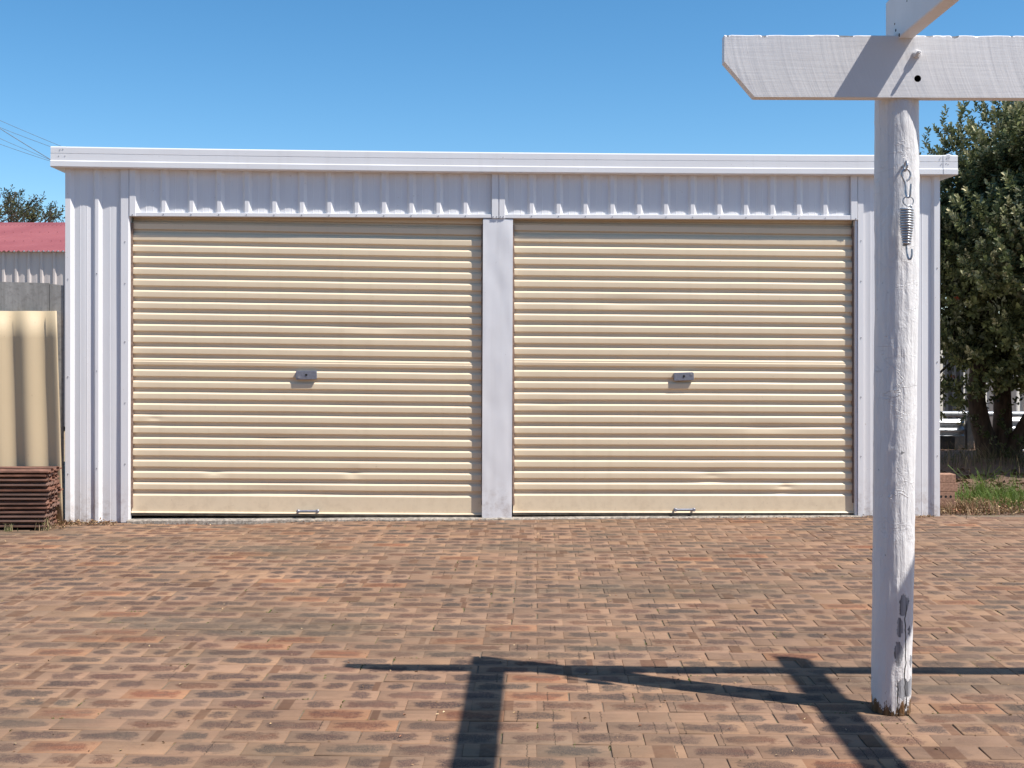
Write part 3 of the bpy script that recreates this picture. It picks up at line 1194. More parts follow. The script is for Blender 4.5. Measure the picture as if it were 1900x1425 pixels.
# the half of the post that rises behind the beam
b = MB()
b.box(-0.045, 0.050, -0.028, 0.05, 2.150, 2.32)
b.build('post_tenon', M['beam'], perg)

# beam: clipped end, weathered ragged top arris
bx, by = 0.711, 4.071
BYAW = R(-1.17)
beam_root = Matrix.Translation((bx - 1.336, by - 4.144, 0)) @ Matrix.Rotation(BYAW, 4, 'Z') @ Matrix.Rotation(R(0.45), 4, 'Y')
LBM = 5.2
TOP, BOT = 2.3416, 2.129
xs = [0.0]
while xs[-1] < LBM:
    xs.append(xs[-1] + (0.008 if xs[-1] < 1.25 else 0.05))
crng = random.Random(4)
chips = [(0.012, 0.008, 0.007), (0.135, 0.014, 0.008), (0.30, 0.006, 0.004), (0.405, 0.022, 0.006), (0.432, 0.012, 0.005), (0.70, 0.02, 0.005), (0.745, 0.010, 0.004), (0.785, 0.016, 0.009), (0.86, 0.012, 0.004), (0.98, 0.009, 0.005)]
chips += [(x, crng.uniform(0.006, 0.02), crng.uniform(0.003, 0.008)) for x in np.arange(1.1, 5.1, 0.17)]
vs, fs = [], []
for x in xs:
    bot = BOT if x >= 0.105 else 2.251 + (BOT - 2.251) * x / 0.105
    top = TOP + 0.0012 * fbm(x * 18, 0.3, 0, 3)
    cut = 0.0022 + 0.0010 * fbm(x * 30, 8, 0, 2)
    for (c, ww, dd) in chips:
        if abs(x - c) < ww:
            cut += dd * (1 - (abs(x - c) / ww) ** 2)
    rows = [(0.0, bot), (0.0, bot + (top - bot) * 0.25), (0.0, bot + (top - bot) * 0.5), (0.0, bot + (top - bot) * 0.78), (0.0, top - cut), (cut * 1.1, top), (0.05, top), (0.05, bot)]
    for q, (yy, z) in enumerate(rows):
        wob = 0.0007 * fbm(x * 6, z * 9, 2, 2) if q < 5 else 0
        vs.append((x, yy + wob, z))
n = len(xs)
for i in range(n - 1):
    for q in range(8):
        q2 = (q + 1) % 8
        fs.append((i * 8 + q, (i + 1) * 8 + q, (i + 1) * 8 + q2, i * 8 + q2))
fs.append(tuple(range(8)))
fs.append(tuple((n - 1) * 8 + q for q in range(7, -1, -1)))
b = MB()
b.add(vs, fs)
beam = b.build('beam', M['beam'], perg, fix=True)
beam.matrix_local = beam_root
# chipped places show bare grey wood
beam.data.materials.append(M['wood_grey'])
for p in beam.data.polygons:
    c = p.center
    if c.z > TOP - 0.012 and c.y < 0.012:
        for (cc, ww, dd) in chips:
            if abs(c.x - cc) < ww * 0.72 and dd > 0.0045:
                p.material_index = 1
# a real bolt hole through the beam front
cut_me = bpy.data.meshes.new('cutter')
bmc = bmesh.new()
bmesh.ops.create_cone(bmc, cap_ends=True, segments=20, radius1=0.0118, radius2=0.0118, depth=0.07,
                      matrix=Matrix.Translation((0.660, 0.010, 2.1935)) @ Matrix.Rotation(R(90), 4, 'X'))
bmc.to_mesh(cut_me)
bmc.free()
cut_me.materials.append(M['hole'])
cutter = bpy.data.objects.new('cutter', cut_me)
col.objects.link(cutter)
cutter.parent = perg
cutter.matrix_local = beam_root
md = beam.modifiers.new('hole', 'BOOLEAN')
md.object = cutter
md.operation = 'DIFFERENCE'
md.solver = 'EXACT'
try:
    md.material_mode = 'TRANSFER'
except Exception:
    pass
dg = bpy.context.evaluated_depsgraph_get()
nm = bpy.data.meshes.new_from_object(beam.evaluated_get(dg), preserve_all_data_layers=True, depsgraph=dg)
beam.modifiers.clear()
beam.data = nm
bpy.data.objects.remove(cutter, do_unlink=True)
# bolt above the hole: washer, nut and a thread end
b = MB()
b.tube([(0.655, 0.002, 2.2765), (0.655, -0.002, 2.2765)], 0.015, 16)
b.tube([(0.655, -0.002, 2.2765), (0.655, -0.011, 2.2765), (0.655, -0.014, 2.2765)], [0.0135, 0.0135, 0.011], 6)
b.tube([(0.655, -0.012, 2.2765), (0.655, -0.033, 2.2765), (0.655, -0.036, 2.2765)], [0.0062, 0.0062, 0.004], 10)
bolt = b.build('bolt', M['beam'], perg, True, auto=R(35))
bolt.matrix_local = beam_root


# rafters: seated over the beam with a shallow notch, running back over the yard
def rafter(x):
    L1 = 5.6
    b = MB()
    ys = [0.135, 0.06, -0.0030, -0.0046] + [-0.0046 - (L1 - 0.14) * q / 38 for q in range(1, 39)]
    nseg = len(ys) - 1
    vs, fs = [], []
    for i in range(nseg + 1):
        y = ys[i]
        j = 0.0008 * fbm(y * 3, x, 0, 2)
        for (xx, zz) in ((0.003, 2.326), (0.0, 2.330), (0.0, 2.40), (0.0, 2.486), (0.003, 2.489), (0.050, 2.489), (0.053, 2.486), (0.053, 2.330), (0.050, 2.326)):
            lift_ = 0.018 if (y > -0.004 and zz < 2.35) else 0.0
            vs.append((xx + j, y, zz + lift_ + j))
    for i in range(nseg):
        for q in range(9):
            q2 = (q + 1) % 9
            fs.append((i * 9 + q, i * 9 + q2, (i + 1) * 9 + q2, (i + 1) * 9 + q))
    fs.append(tuple(range(8, -1, -1)))
    fs.append(tuple(nseg * 9 + q for q in range(9)))
    b.add(vs, fs)
    o = b.build('rafter', M['beam'], perg)
    o.location = (x - 1.336, 4.063 - 4.144, 0)
    o.rotation_euler = (0, 0, R(-1.17))
    # old nail holes in the side that faces the yard's left
    for (yy, zz, rr) in ((0.03, 2.385, 0.0035), (0.018, 2.360, 0.005), (-0.10, 2.452, 0.004), (-0.105, 2.425, 0.003), (-0.02, 2.334, 0.006)):
        h_ = MB()
        h_.tube([(0.004, yy, zz), (-0.0006, yy, zz)], rr, 8)
        h_.build('nail_hole', M['hole'], o)
    return o


rafter(1.3205)
for k in range(1, 4):
    rafter(1.3205 + 1.243 * k)

# eye bolt in the post
b = MB()
ex, ez = 0.005, 1.878
b.tube([(ex, -0.064, ez + 0.012), (ex, -0.092, ez + 0.012)], 0.0045, 10)
pts = []
for q in range(17):
    a = 2 * math.pi * q / 16
    pts.append((ex + 0.002 * math.sin(a), -0.106 - 0.014 * math.cos(a), ez + 0.008 + 0.016 * math.sin(a)))
b.tube(pts, 0.0042, 10, False)
b.build('eye_bolt', M['galv'], perg, True, auto=R(50))

# spring hanging from the eye bolt
spring = empty('hanging_spring', (1.341, 4.035, 1.52), 0, 'zinc coil spring with hooks hanging from the eye bolt on the round post', 'spring')
S_ = 0.00184


def hp(px, py, dy=0.0):
    return ((px - 1679) * S_, dy, 1.277 + (640 - py) * S_ - 1.52)


def smooth_path(pts, n=6):
    out = []
    P = [Vector(p) for p in pts]
    for i in range(len(P) - 1):
        p0, p1, p2, p3 = P[max(i - 1, 0)], P[i], P[i + 1], P[min(i + 2, len(P) - 1)]
        for q in range(n):
            t = q / n
            out.append(0.5 * ((2 * p1) + (p2 - p0) * t + (2 * p0 - 5 * p1 + 4 * p2 - p3) * t * t + (3 * p1 - p0 - 3 * p2 + p3) * t ** 3))
    out.append(P[-1])
    return out


b = MB()
b.tube(smooth_path([hp(1680, 337), hp(1686, 331), hp(1687, 322), hp(1681, 315), hp(1673, 318), hp(1671, 326), hp(1675, 335), hp(1678, 344), hp(1678, 360, -.002), hp(1680, 367, -.006), hp(1684, 366, -.01), hp(1685, 356, -.012), hp(1686, 343, -.012)]), 0.0036, 10)
b.build('upper_hook', M['galv'], spring, True, auto=R(50))
b = MB()
pts = []
for q in range(25):
    a = 2 * math.pi * q / 24
    pts.append(hp(1683 + 10.5 * math.cos(a), 374 + 8.5 * math.sin(a), 0.004 * math.cos(a)))
b.tube(pts, 0.0022, 8, False)
b.build('ring', M['galv'], spring, True)
b = MB()
pts = []
turns = 14.5
N = 14 * 24
for q in range(N + 1):
    t = q / N
    a = 2 * math.pi * turns * t + 0.3
    rr = 10.4 if t < 0.45 else 10.4 - 5.2 * (t - 0.45) / 0.55
    x, y = hp(1680 + rr * math.cos(a), 386.5 + 69 * t)[0], rr * S_ * math.sin(a)
    z = hp(0, 386.5 + 69 * t)[2]
    pts.append((x, y, z))
b.tube(pts, 0.0044, 8)
b.tube(smooth_path([hp(1689, 386.5), hp(1688, 383, 0), hp(1685, 382, 0.004)]), 0.0036, 8)
b.build('coil', M['galv'], spring, True, auto=R(60))
b = MB()
b.tube(smooth_path([hp(1679, 455), hp(1680, 464), hp(1681, 474, -.002), hp(1683, 481, -.005), hp(1686, 481, -.008), hp(1688, 474, -.01), hp(1688, 463, -.01)]), 0.0036, 10)
b.build('lower_hook', M['galv'], spring, True, auto=R(50))

# ------------------------------------------------------------------ left side: sheets, pickets, shed
b = MB()
vs, fs = [], []
n = 150
for j in range(9):
    z = -0.04 + 1.56 * j / 8
    for i in range(n + 1):
        x = 0.0 - 1.75 * i / n
        vs.append((x + 0.022 - 0.036 * z, 0.020 * math.cos(2 * math.pi * (x + 0.115) / 0.227) + 0.02 * z / 1.5 + 0.002 * fbm(x * 4, z * 2, 0, 2), z))
for j in range(8):
    for i in range(n):
        a = j * (n + 1) + i
        fs.append((a, a + 1, a + n + 2, a + n + 1))
b.add(vs, fs)
o = b.build('corrugated_sheet', M['fence_cream'], None, True)
o.location = (-3.218, 8.465, 0)
md = o.modifiers.new('thickness', 'SOLIDIFY')
md.thickness = 0.005
tag(o, 'cream deep corrugated fence sheet standing behind the rusty picket stack', 'fence sheet')

fence = empty('cement_fence', (-3.9, 8.535, 0), 0, 'weathered grey flat cement sheet fence behind the cream corrugated sheet', 'fence')
xj = 0.573
for x0, x1, zl, zr in ((-2.4, xj - 0.002, 1.80, 1.722), (xj + 0.002, 0.672, 1.718, 1.705)):
    b = MB()
    b.add([(x0, -0.006, -0.05), (x1, -0.006, -0.05), (x1, -0.006, zr), (x0, -0.006, zl), (x0, 0.006, -0.05), (x1, 0.006, -0.05), (x1, 0.006, zr), (x0, 0.006, zl)],
          [(0, 1, 2, 3), (3, 2, 6, 7), (5, 4, 7, 6), (1, 5, 6, 2), (4, 0, 3, 7), (0, 4, 5, 1)])
    b.build('cement_panel', M['cement'], fence)
for x in (-1.8, -0.6, 0.52):
    b = MB()
    b.box(x - 0.04, x + 0.04, 0.007, 0.06, -0.05, 1.6)
    b.build('fence_post', M['wood_grey'], fence)

# rusty star pickets, stacked in three rows
ords = ['top', 'second', 'third', 'fourth', 'fifth', 'sixth', 'seventh', 'eighth', 'ninth', 'tenth', 'eleventh', 'twelfth', 'bottom']
Yp = [(-0.044, -0.0052), (-0.0425, -0.0064), (-0.036, -0.0050), (-0.003, -0.0022), (0.0065, -0.0160), (0.0105, -0.0150), (0.0100, -0.0125), (0.0030, 0.0), (0.0100, 0.0125),
      (0.0105, 0.0150), (0.0065, 0.0160), (-0.003, 0.0022), (-0.036, 0.0050), (-0.0425, 0.0064), (-0.044, 0.0052)]
b = MB()
b.prism(Yp, -1.65, 0.0, 'x')
proto = b.build('star_picket', M['rust'])
pk_mesh = proto.data
bpy.data.objects.remove(proto, do_unlink=True)
prng = random.Random(21)
for c in range(4):
    for r in range(13):
        o = bpy.data.objects.new('star_picket', pk_mesh)
        col.objects.link(o)
        flip = c % 2
        z = 0.405 - 0.0312 * r + prng.uniform(-0.002, 0.002) - (0.0 if not flip else 0.0)
        jag = [0.012, -0.006, 0.0, 0.010, 0.018, 0.018, -0.004, 0.0, 0.008, -0.016, -0.012, -0.018, -0.010][r]
        o.location = (-3.205 + jag + prng.uniform(-0.004, 0.004), 8.20 + 0.056 * c + prng.uniform(-0.003, 0.003), z)
        o.rotation_euler = (prng.uniform(-0.08, 0.08) + (math.pi if prng.random() < 0.3 and c else 0), prng.uniform(-0.004, 0.004), GA * 0.4 + prng.uniform(-0.004, 0.004))
        if c == 0:
            tag(o, 'rusty steel star picket, %s of the front row of the stack beside the garage' % ords[r], 'star picket', 'rusty star pickets stacked by the garage')
        else:
            tag(o, 'rusty star picket end, %s down in the %s behind the front row' % (ords[r], ['', 'first column', 'middle column', 'rearmost column'][c]), 'star picket', 'rusty star pickets in the rows behind')

# neighbour's shed
shed = empty('shed', (-6.6, 18.5, 0), 0, 'neighbouring shed with red corrugated roof and ribbed grey wall', 'shed')
prof = []
x = -3.2
while x < 3.4:
    prof += [(x, 0.0), (x + 0.030, 0.0), (x + 0.050, 0.028), (x + 0.10, 0.023), (x + 0.125, 0.022), (x + 0.178, 0.028)]
    x += 0.1985
prof = [(u + 0.057, v) for u, v in prof]
b = MB()
b.sheet(prof, 0.0, 2.74)
b.build('wall', M['shed_grey'], shed)
b = MB()
n = 640
vs, fs = [], []
for j in range(5):
    y = -0.075 + 3.2 * j / 4
    for i in range(n + 1):
        x = -3.3 + 6.7 * i / n
        vs.append((x, y, 2.735 + (y + 0.075) * 0.232 + 0.011 * math.cos(2 * math.pi * x / 0.0762)))
for j in range(4):
    for i in range(n):
        a = j * (n + 1) + i
        fs.append((a, a + 1, a + n + 2, a + n + 1))
b.add(vs, fs)
roof = b.build('roof', M['red'], shed, True)
b = MB()
for yy in (0.95, 2.0):
    for i in range(40):
        x = -3.24 + 0.1524 * 1.0 * i
        z = 2.735 + (yy + 0.075) * 0.232 + 0.009
        b.tube([(x, yy, z - 0.004), (x, yy - 0.001, z + 0.006)], 0.007, 6)
tag(b.build('roof_screws', M['red'], roof), kind='stuff')
b = MB()
zr = 2.735 + 3.2 * 0.232
b.add([(-3.35, 2.96, zr - 0.035), (3.45, 2.96, zr - 0.035), (3.45, 3.13, zr + 0.035), (-3.35, 3.13, zr + 0.035), (3.45, 3.30, zr - 0.03), (-3.35, 3.30, zr - 0.03),
       (-3.35, 2.955, zr - 0.048), (3.45, 2.955, zr - 0.048)],
      [(0, 1, 2, 3), (3, 2, 4, 5), (6, 7, 1, 0)])
b.build('ridge_cap', M['red'], roof)
b = MB()
b.box(-3.1, 3.2, 0.04, 6.2, 0.0, 2.70)
b.build('shed_body', M['shed_grey'], shed)


# ------------------------------------------------------------------ leaves
def leaf_arrays(base, direc, up, length, width, fold=0.25, curl=0.0):
    """one folded six-point leaf per row; returns (n*6,3) verts and (n*2,4) faces"""
    n = len(base)
    d = direc / (np.linalg.norm(direc, axis=1, keepdims=True) + 1e-9)
    s = np.cross(d, up)
    s /= (np.linalg.norm(s, axis=1, keepdims=True) + 1e-9)
    nn = np.cross(s, d)
    L = length[:, None]
    Wd = width[:, None]
    f = nn * (Wd * fold)
    droop = nn * (L * curl)
    v = np.empty((n, 6, 3))
    v[:, 0] = base
    v[:, 1] = base + d * L * 0.42 + s * Wd * 0.40 + f
    v[:, 2] = base + d * L * 0.76 + s * Wd * 0.46 + f - droop * 0.5
    v[:, 3] = base + d * L - droop
    v[:, 4] = base + d * L * 0.76 - s * Wd * 0.46 + f - droop * 0.5
    v[:, 5] = base + d * L * 0.42 - s * Wd * 0.40 + f
    i = np.arange(n)[:, None] * 6
    fc = np.concatenate([i + np.array([[0, 1, 2, 3]]), i + np.array([[0, 3, 4, 5]])], axis=1).reshape(-1, 4)
    return v.reshape(-1, 3), fc


def rand_dirs(n):
    v = nrg.normal(size=(n, 3))
    return v / np.linalg.norm(v, axis=1, keepdims=True)


def rosettes(centres, axes, k, lmin, lmax, wr, spread, palette, weights, jitter=0.15, curl=0.12):
    """k leaves round each twig tip, opening along its axis"""
    n = len(centres)
    axes = axes / np.linalg.norm(axes, axis=1, keepdims=True)
    ref = np.where(np.abs(axes[:, 2:3]) < 0.9, np.array([[0, 0, 1.0]]), np.array([[1.0, 0, 0]]))
    a = np.cross(axes, ref)
    a /= np.linalg.norm(a, axis=1, keepdims=True)
    b = np.cross(axes, a)
    ang = nrg.uniform(0, 2 * np.pi, (n, 1)) + np.arange(k)[None, :] * 2.399 + nrg.uniform(-0.3, 0.3, (n, k))
    tiltf = spread * (0.35 + 0.65 * np.linspace(1, 0, k))[None, :] * nrg.uniform(0.75, 1.25, (n, k))
    radial = a[:, None, :] * np.cos(ang)[..., None] + b[:, None, :] * np.sin(ang)[..., None]
    d = axes[:, None, :] * np.cos(tiltf)[..., None] + radial * np.sin(tiltf)[..., None]
    d += nrg.normal(scale=jitter, size=d.shape)
    lev = np.linspace(-1.0, 0.15, k)[None, :, None] * nrg.uniform(0.7, 1.3, (n, k, 1))
    L = nrg.uniform(lmin, lmax, (n, k))
    base = centres[:, None, :] + axes[:, None, :] * lev * lmax * 1.1
    up = np.broadcast_to(axes[:, None, :], d.shape) + nrg.normal(scale=0.25, size=d.shape)
    v, f = leaf_arrays(base.reshape(-1, 3), d.reshape(-1, 3), up.reshape(-1, 3), L.ravel(), (L * wr).ravel(), 0.22, curl)
    pal = np.array(palette)
    ros = nrg.choice(len(pal), size=(n, 1), p=weights)
    ind = np.where(nrg.random((n, k)) < 0.75, ros, nrg.choice(len(pal), size=(n, k), p=weights))
    c = pal[ind.ravel()] * nrg.uniform(0.75, 1.25, (n * k, 1))
    c = np.column_stack([c, np.ones(len(c))])
    return v, f, np.repeat(c, 6, axis=0)


def join(parts):
    V, F, C = [], [], []
    o = 0
    for v, f, c in parts:
        V.append(v)
        F.append(f + o)
        C.append(c)
        o += len(v)
    return np.vstack(V), np.vstack(F), np.vstack(C)


# big bushy tree right of the garage
tree = empty('bushy_tree', (5.05, 12.40, 0.09), 0, 'big dense evergreen tree with pale leaf tips right of the garage', 'tree')
TX, TY, TZ = 5.05, 12.40, 0.09
trunk = MB()
stems = [
    ([(0.0, 0, -0.15), (-0.13, -0.02, 0.25), (-0.21, -0.05, 0.6), (-0.21, -0.08, 1.0), (-0.25, -0.1, 1.7), (-0.45, -0.1, 2.5)], [0.13, 0.105, 0.090, 0.085, 0.070, 0.035]),
    ([(0.05, 0.02, -0.15), (0.10, 0.05, 0.3), (0.10, 0.05, 0.7), (0.15, 0.1, 1.1), (0.2, 0.2, 1.9), (0.1, 0.25, 2.9)], [0.12, 0.10, 0.085, 0.075, 0.06, 0.03]),
    ([(0.08, -0.02, -0.15), (0.22, -0.05, 0.2), (0.40, -0.10, 0.55), (0.58, -0.14, 0.95), (0.85, -0.2, 1.6), (1.1, -0.25, 2.3)], [0.11, 0.085, 0.075, 0.065, 0.05, 0.025]),
]
for pts, rr in stems:
    sp = smooth_path(pts, 5)
    rs = list(np.interp(np.linspace(0, len(rr) - 1, len(sp)), range(len(rr)), rr))
    sp = [Vector((p.x + 0.012 * fbm(p.x, p.y, p.z * 5, 2), p.y, p.z)) for p in sp]
    trunk.tube(sp, rs, 12)
stem_tips = [stems[0][0], stems[1][0], stems[2][0]]
clumps = []
crng = np.random.default_rng(5)
CC = np.array([0.80, -0.40, 2.03])
CR = np.array([2.05, 1.75, 1.75])
while len(clumps) < 240:
    d = crng.normal(size=3)
    d /= np.linalg.norm(d)
    if d[1] > 0.80:
        continue
    lump = 0.90 + 0.16 * fbm(d[0] * 2.3, d[1] * 2.3, d[2] * 2.3 + 5, 3)
    p = CC + CR * d * lump * crng.uniform(0.80, 1.0)
    if p[2] < 0.62:
        continue
    if p[2] < 0.90 and abs(p[0] - 0.1) < 0.50 and p[1] < 0:      # an opening under the crown where the stems show
        continue
    clumps.append(p)
for q_ in ((-0.80, -0.35, 0.80), (-0.62, -0.60, 0.68), (-0.95, -0.2, 1.0), (0.30, -0.95, 0.78), (0.55, -1.05, 0.62), (0.75, -0.9, 0.8), (0.05, -0.9, 0.98), (-0.35, -0.8, 0.95), (-0.9, -0.7, 1.25)):
    clumps.append(np.array(q_))
for p in clumps[::2]:
    s = stems[0 if p[0] < -0.1 else (1 if p[0] < 0.5 else 2)][0]
    k = crng.integers(3, 6)
    a = Vector(s[k])
    e = Vector(p)
    mid = (a + e) * 0.5 + Vector((0, 0, 0.12))
    trunk.tube(smooth_path([a, mid, e], 4), list(np.linspace(0.028, 0.006, 9)), 6)
trunk.build('trunk', M['bark'], tree, True)
parts = []
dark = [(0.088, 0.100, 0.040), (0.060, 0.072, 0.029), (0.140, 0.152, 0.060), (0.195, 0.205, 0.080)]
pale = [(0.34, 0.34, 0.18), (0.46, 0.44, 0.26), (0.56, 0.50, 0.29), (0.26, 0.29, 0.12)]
cen, axs = [], []
for p in clumps:
    m = crng.integers(24, 36)
    r = crng.uniform(0.22, 0.34)
    q = crng.normal(size=(m, 3))
    q /= np.linalg.norm(q, axis=1, keepdims=True)
    q *= (crng.random((m, 1)) ** 0.5) * r
    out = (p - CC) / CR
    out /= np.linalg.norm(out)
    cen.append(p + q)
    axs.append(out[None, :] * 0.9 + np.array([[0, 0, 0.55]]) + q / r * 0.6)
cen, axs = np.vstack(cen), np.vstack(axs)
keep = (cen[:, 2] > 0.45)
cen, axs = cen[keep], axs[keep]
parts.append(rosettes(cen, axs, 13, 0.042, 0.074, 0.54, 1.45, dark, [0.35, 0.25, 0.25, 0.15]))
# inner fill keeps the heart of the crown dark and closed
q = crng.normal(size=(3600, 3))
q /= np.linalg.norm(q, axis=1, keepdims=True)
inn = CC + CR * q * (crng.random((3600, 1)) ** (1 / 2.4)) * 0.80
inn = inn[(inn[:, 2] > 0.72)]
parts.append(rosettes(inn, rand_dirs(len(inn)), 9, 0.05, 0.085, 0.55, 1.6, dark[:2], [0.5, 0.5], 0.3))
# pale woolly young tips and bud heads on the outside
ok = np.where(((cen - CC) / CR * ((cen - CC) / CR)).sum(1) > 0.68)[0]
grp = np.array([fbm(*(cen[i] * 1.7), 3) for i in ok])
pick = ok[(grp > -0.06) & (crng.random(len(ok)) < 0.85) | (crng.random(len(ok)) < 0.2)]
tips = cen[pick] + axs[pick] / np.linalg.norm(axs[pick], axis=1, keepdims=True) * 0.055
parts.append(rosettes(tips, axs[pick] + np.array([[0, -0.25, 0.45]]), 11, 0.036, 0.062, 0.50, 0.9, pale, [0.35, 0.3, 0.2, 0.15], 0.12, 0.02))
# sprigs standing above the crown
spr, sax = [], []
for (x, y, zt, ht) in ((-0.93, -0.3, 3.02, 0.36), (-0.72, -0.1, 3.05, 0.40), (-0.50, 0, 3.30, 0.40), (-0.32, -0.1, 3.45, 0.36), (-0.12, 0.1, 3.55, 0.30), (0.1, 0, 3.60, 0.34), (0.35, -0.1, 3.6, 0.3), (0.6, 0, 3.55, 0.35), (-0.8, -0.6, 2.9, 0.28)):
    for k in range(7):
        spr.append((x + 0.05 * math.sin(k), y, zt + ht * k / 6 - 0.05))
        sax.append((0.2 * math.sin(k * 2), 0.2 * math.cos(k * 2), 1))
ivy = np.array([(x0 + 0.16 * math.cos(k * 2.4), -0.10 + 0.10 * math.sin(k * 2.4) - 0.05, 0.02 + 0.75 * ((k * 0.618) % 1)) for k in range(46) for x0 in (-0.10 if k % 2 else 0.16,)])
parts.append(rosettes(ivy, np.tile([0, -0.8, 0.6], (len(ivy), 1)) + crng.normal(size=(len(ivy), 3)) * 0.4, 6, 0.03, 0.06, 0.55, 1.3, dark[:2], [0.5, 0.5]))
parts.append(rosettes(np.array(spr), np.array(sax), 8, 0.045, 0.07, 0.45, 1.1, [(0.06, 0.09, 0.035), (0.10, 0.12, 0.05), (0.20, 0.20, 0.11)], [0.4, 0.35, 0.25]))
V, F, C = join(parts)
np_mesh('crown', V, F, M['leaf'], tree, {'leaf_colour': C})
# a few red blossoms
fp = []
fl = pick[crng.integers(0, len(pick), 9)]
fv, ff, fc = rosettes(cen[fl] + np.array([[0, -0.08, 0.03]]), axs[fl], 16, 0.022, 0.036, 0.16, 1.1, [(0.42, 0.03, 0.02), (0.50, 0.06, 0.03)], [0.5, 0.5])
np_mesh('blossom', fv, ff, M['leaf'], tree, {'leaf_colour': fc})

# sparse tree far behind the shed
ft = empty('far_tree', (-14.3, 31.0, 0), 0, 'sparse twiggy tree rising behind the red shed roof', 'tree')
tb = MB()
tb.tube([(0, 0, 0), (0.05, 0, 1.5), (-0.05, 0, 2.6)], [0.22, 0.17, 0.13], 10)
trg = random.Random(12)
tips, tax = [], []


def grow(p, d, r, depth):
    L = [1.15, 0.85, 0.62, 0.45, 0.32][4 - depth] * trg.uniform(0.8, 1.2)
    e = p + d * L
    tb.tube([p, p + d * L * 0.5 + Vector((trg.uniform(-.05, .05), trg.uniform(-.05, .05), 0.03)), e], [r, r * 0.85, r * 0.68], 5, False)
    if depth <= 1:
        for k in range(1 if depth else 2):
            tips.append(tuple(e + Vector((trg.uniform(-.14, .14), trg.uniform(-.14, .14), trg.uniform(-.12, .12)))))
            tax.append((d.x + trg.uniform(-.6, .6), d.y + trg.uniform(-.6, .6), d.z + 0.3))
    if depth > 0:
        for k in range(trg.choice((2, 3, 3))):
            nd = (d + Vector((trg.uniform(-.85, .85), trg.uniform(-.85, .85), trg.uniform(-.25, .6)))).normalized()
            grow(e, nd, r * 0.62, depth - 1)


for k in range(6):
    a = k * 1.05 + 0.2
    grow(Vector((-0.05, 0, 2.5)), Vector((math.cos(a) * 0.85, math.sin(a) * 0.6, 0.75)).normalized(), 0.085, 4)
tb.build('trunk', M['twig'], ft, True)
fv, ff, fc = rosettes(np.array(tips), np.array(tax), 6, 0.07, 0.12, 0.36, 1.4, [(0.055, 0.060, 0.030), (0.09, 0.085, 0.03), (0.045, 0.045, 0.03)], [0.4, 0.3, 0.3])
np_mesh('crown', fv, ff, M['far_leaf'], ft, {'leaf_colour': fc})

# overhead wires crossing behind the garage's left corner
wires = [((0, 223.5), (110, 270), 30.0, 0.0055, 'topmost of the thin overhead wires left of the garage roof'),
         ((0, 236.5), (88, 270), 30.0, 0.0055, 'second thin overhead wire from the top left of the garage roof'),
         ((0, 238.5), (92, 295), 17.0, 0.0055, 'thicker dark overhead wire falling most steeply to the garage roof corner'),
         ((0, 257), (92, 296), 30.0, 0.0055, 'fourth overhead wire, just above the lowest one by the garage corner'),
         ((0, 267.5), (92, 298.5), 30.0, 0.0055, 'lowest of the thin overhead wires left of the garage roof')]
for (a, c, Y, r, lab) in wires:
    def wp(px, py):
        return Vector(((px - 950) * Y / 2200, Y, 1.277 + (640 - py) * Y / 2200))
    A, B = wp(*a), wp(*c)
    dv = (B - A)
    pts = []
    for q in range(41):
        t = -3.0 + (8.2 if Y > 20 else 6.6) * q / 40
        sagv = 0.012 * Y / 30 * (t * (t - 1)) * 2
        pts.append(A + dv * t + Vector((0, 0, sagv)))
    b = MB()
    b.tube(pts, r, 6)
    o = b.build('power_line', M['cable'], None, True)
    tag(o, lab, 'power line', 'overhead wires left of the garage')

# ------------------------------------------------------------------ right side: fence, sheets, bricks, grass
pf = MB()
vs, fs = [], []
n = 220
for zz in (-0.05, 1.55):
    for i in range(n + 1):
        x = 4.3 + 3.9 * i / n
        vs.append((x, 15.6 + 0.022 * math.sin(2 * math.pi * x / 0.145), zz))
fs = [(i, i + 1, i + n + 2, i + n + 1) for i in range(n)]
pf.add(vs, fs)
o = pf.build('corrugated_fence', M['pale_fence'], None, True)
tag(o, 'pale corrugated fence behind the trunks of the bushy tree', 'fence')
b = MB()
b.sheet([(5.62 + 0.05 * i, 15.40 + (0.012 if i % 2 else 0)) for i in range(6)], -0.02, 1.35)
tag(b.build('charcoal_panel', M['charcoal'], None), 'narrow charcoal fence panel behind the left trunk of the bushy tree', 'fence panel')


def corr_sheet(x0, x1, y, z0, z1, pitch, lean, name, lab):
    vs, fs = [], []
    m = int((z1 - z0) / pitch * 14)
    nn = 12
    for i in range(nn + 1):
        x = x0 + (x1 - x0) * i / nn
        for j in range(m + 1):
            z = z0 + (z1 - z0) * j / m
            vs.append((x, y + lean * (z - z0) + 0.017 * math.sin(2 * math.pi * (z - z0) / pitch), z + 0.004 * fbm(x * 3, z, 0, 2)))
    for i in range(nn):
        for j in range(m):
            a = i * (m + 1) + j
            fs.append((a, a + 1, a + m + 2, a + m + 1))
    b = MB()
    b.add(vs, fs)
    o = b.build(name, M['galv'], None, True)
    md = o.modifiers.new('thickness', 'SOLIDIFY')
    md.thickness = 0.003
    tag(o, lab, 'iron sheet')
    return o


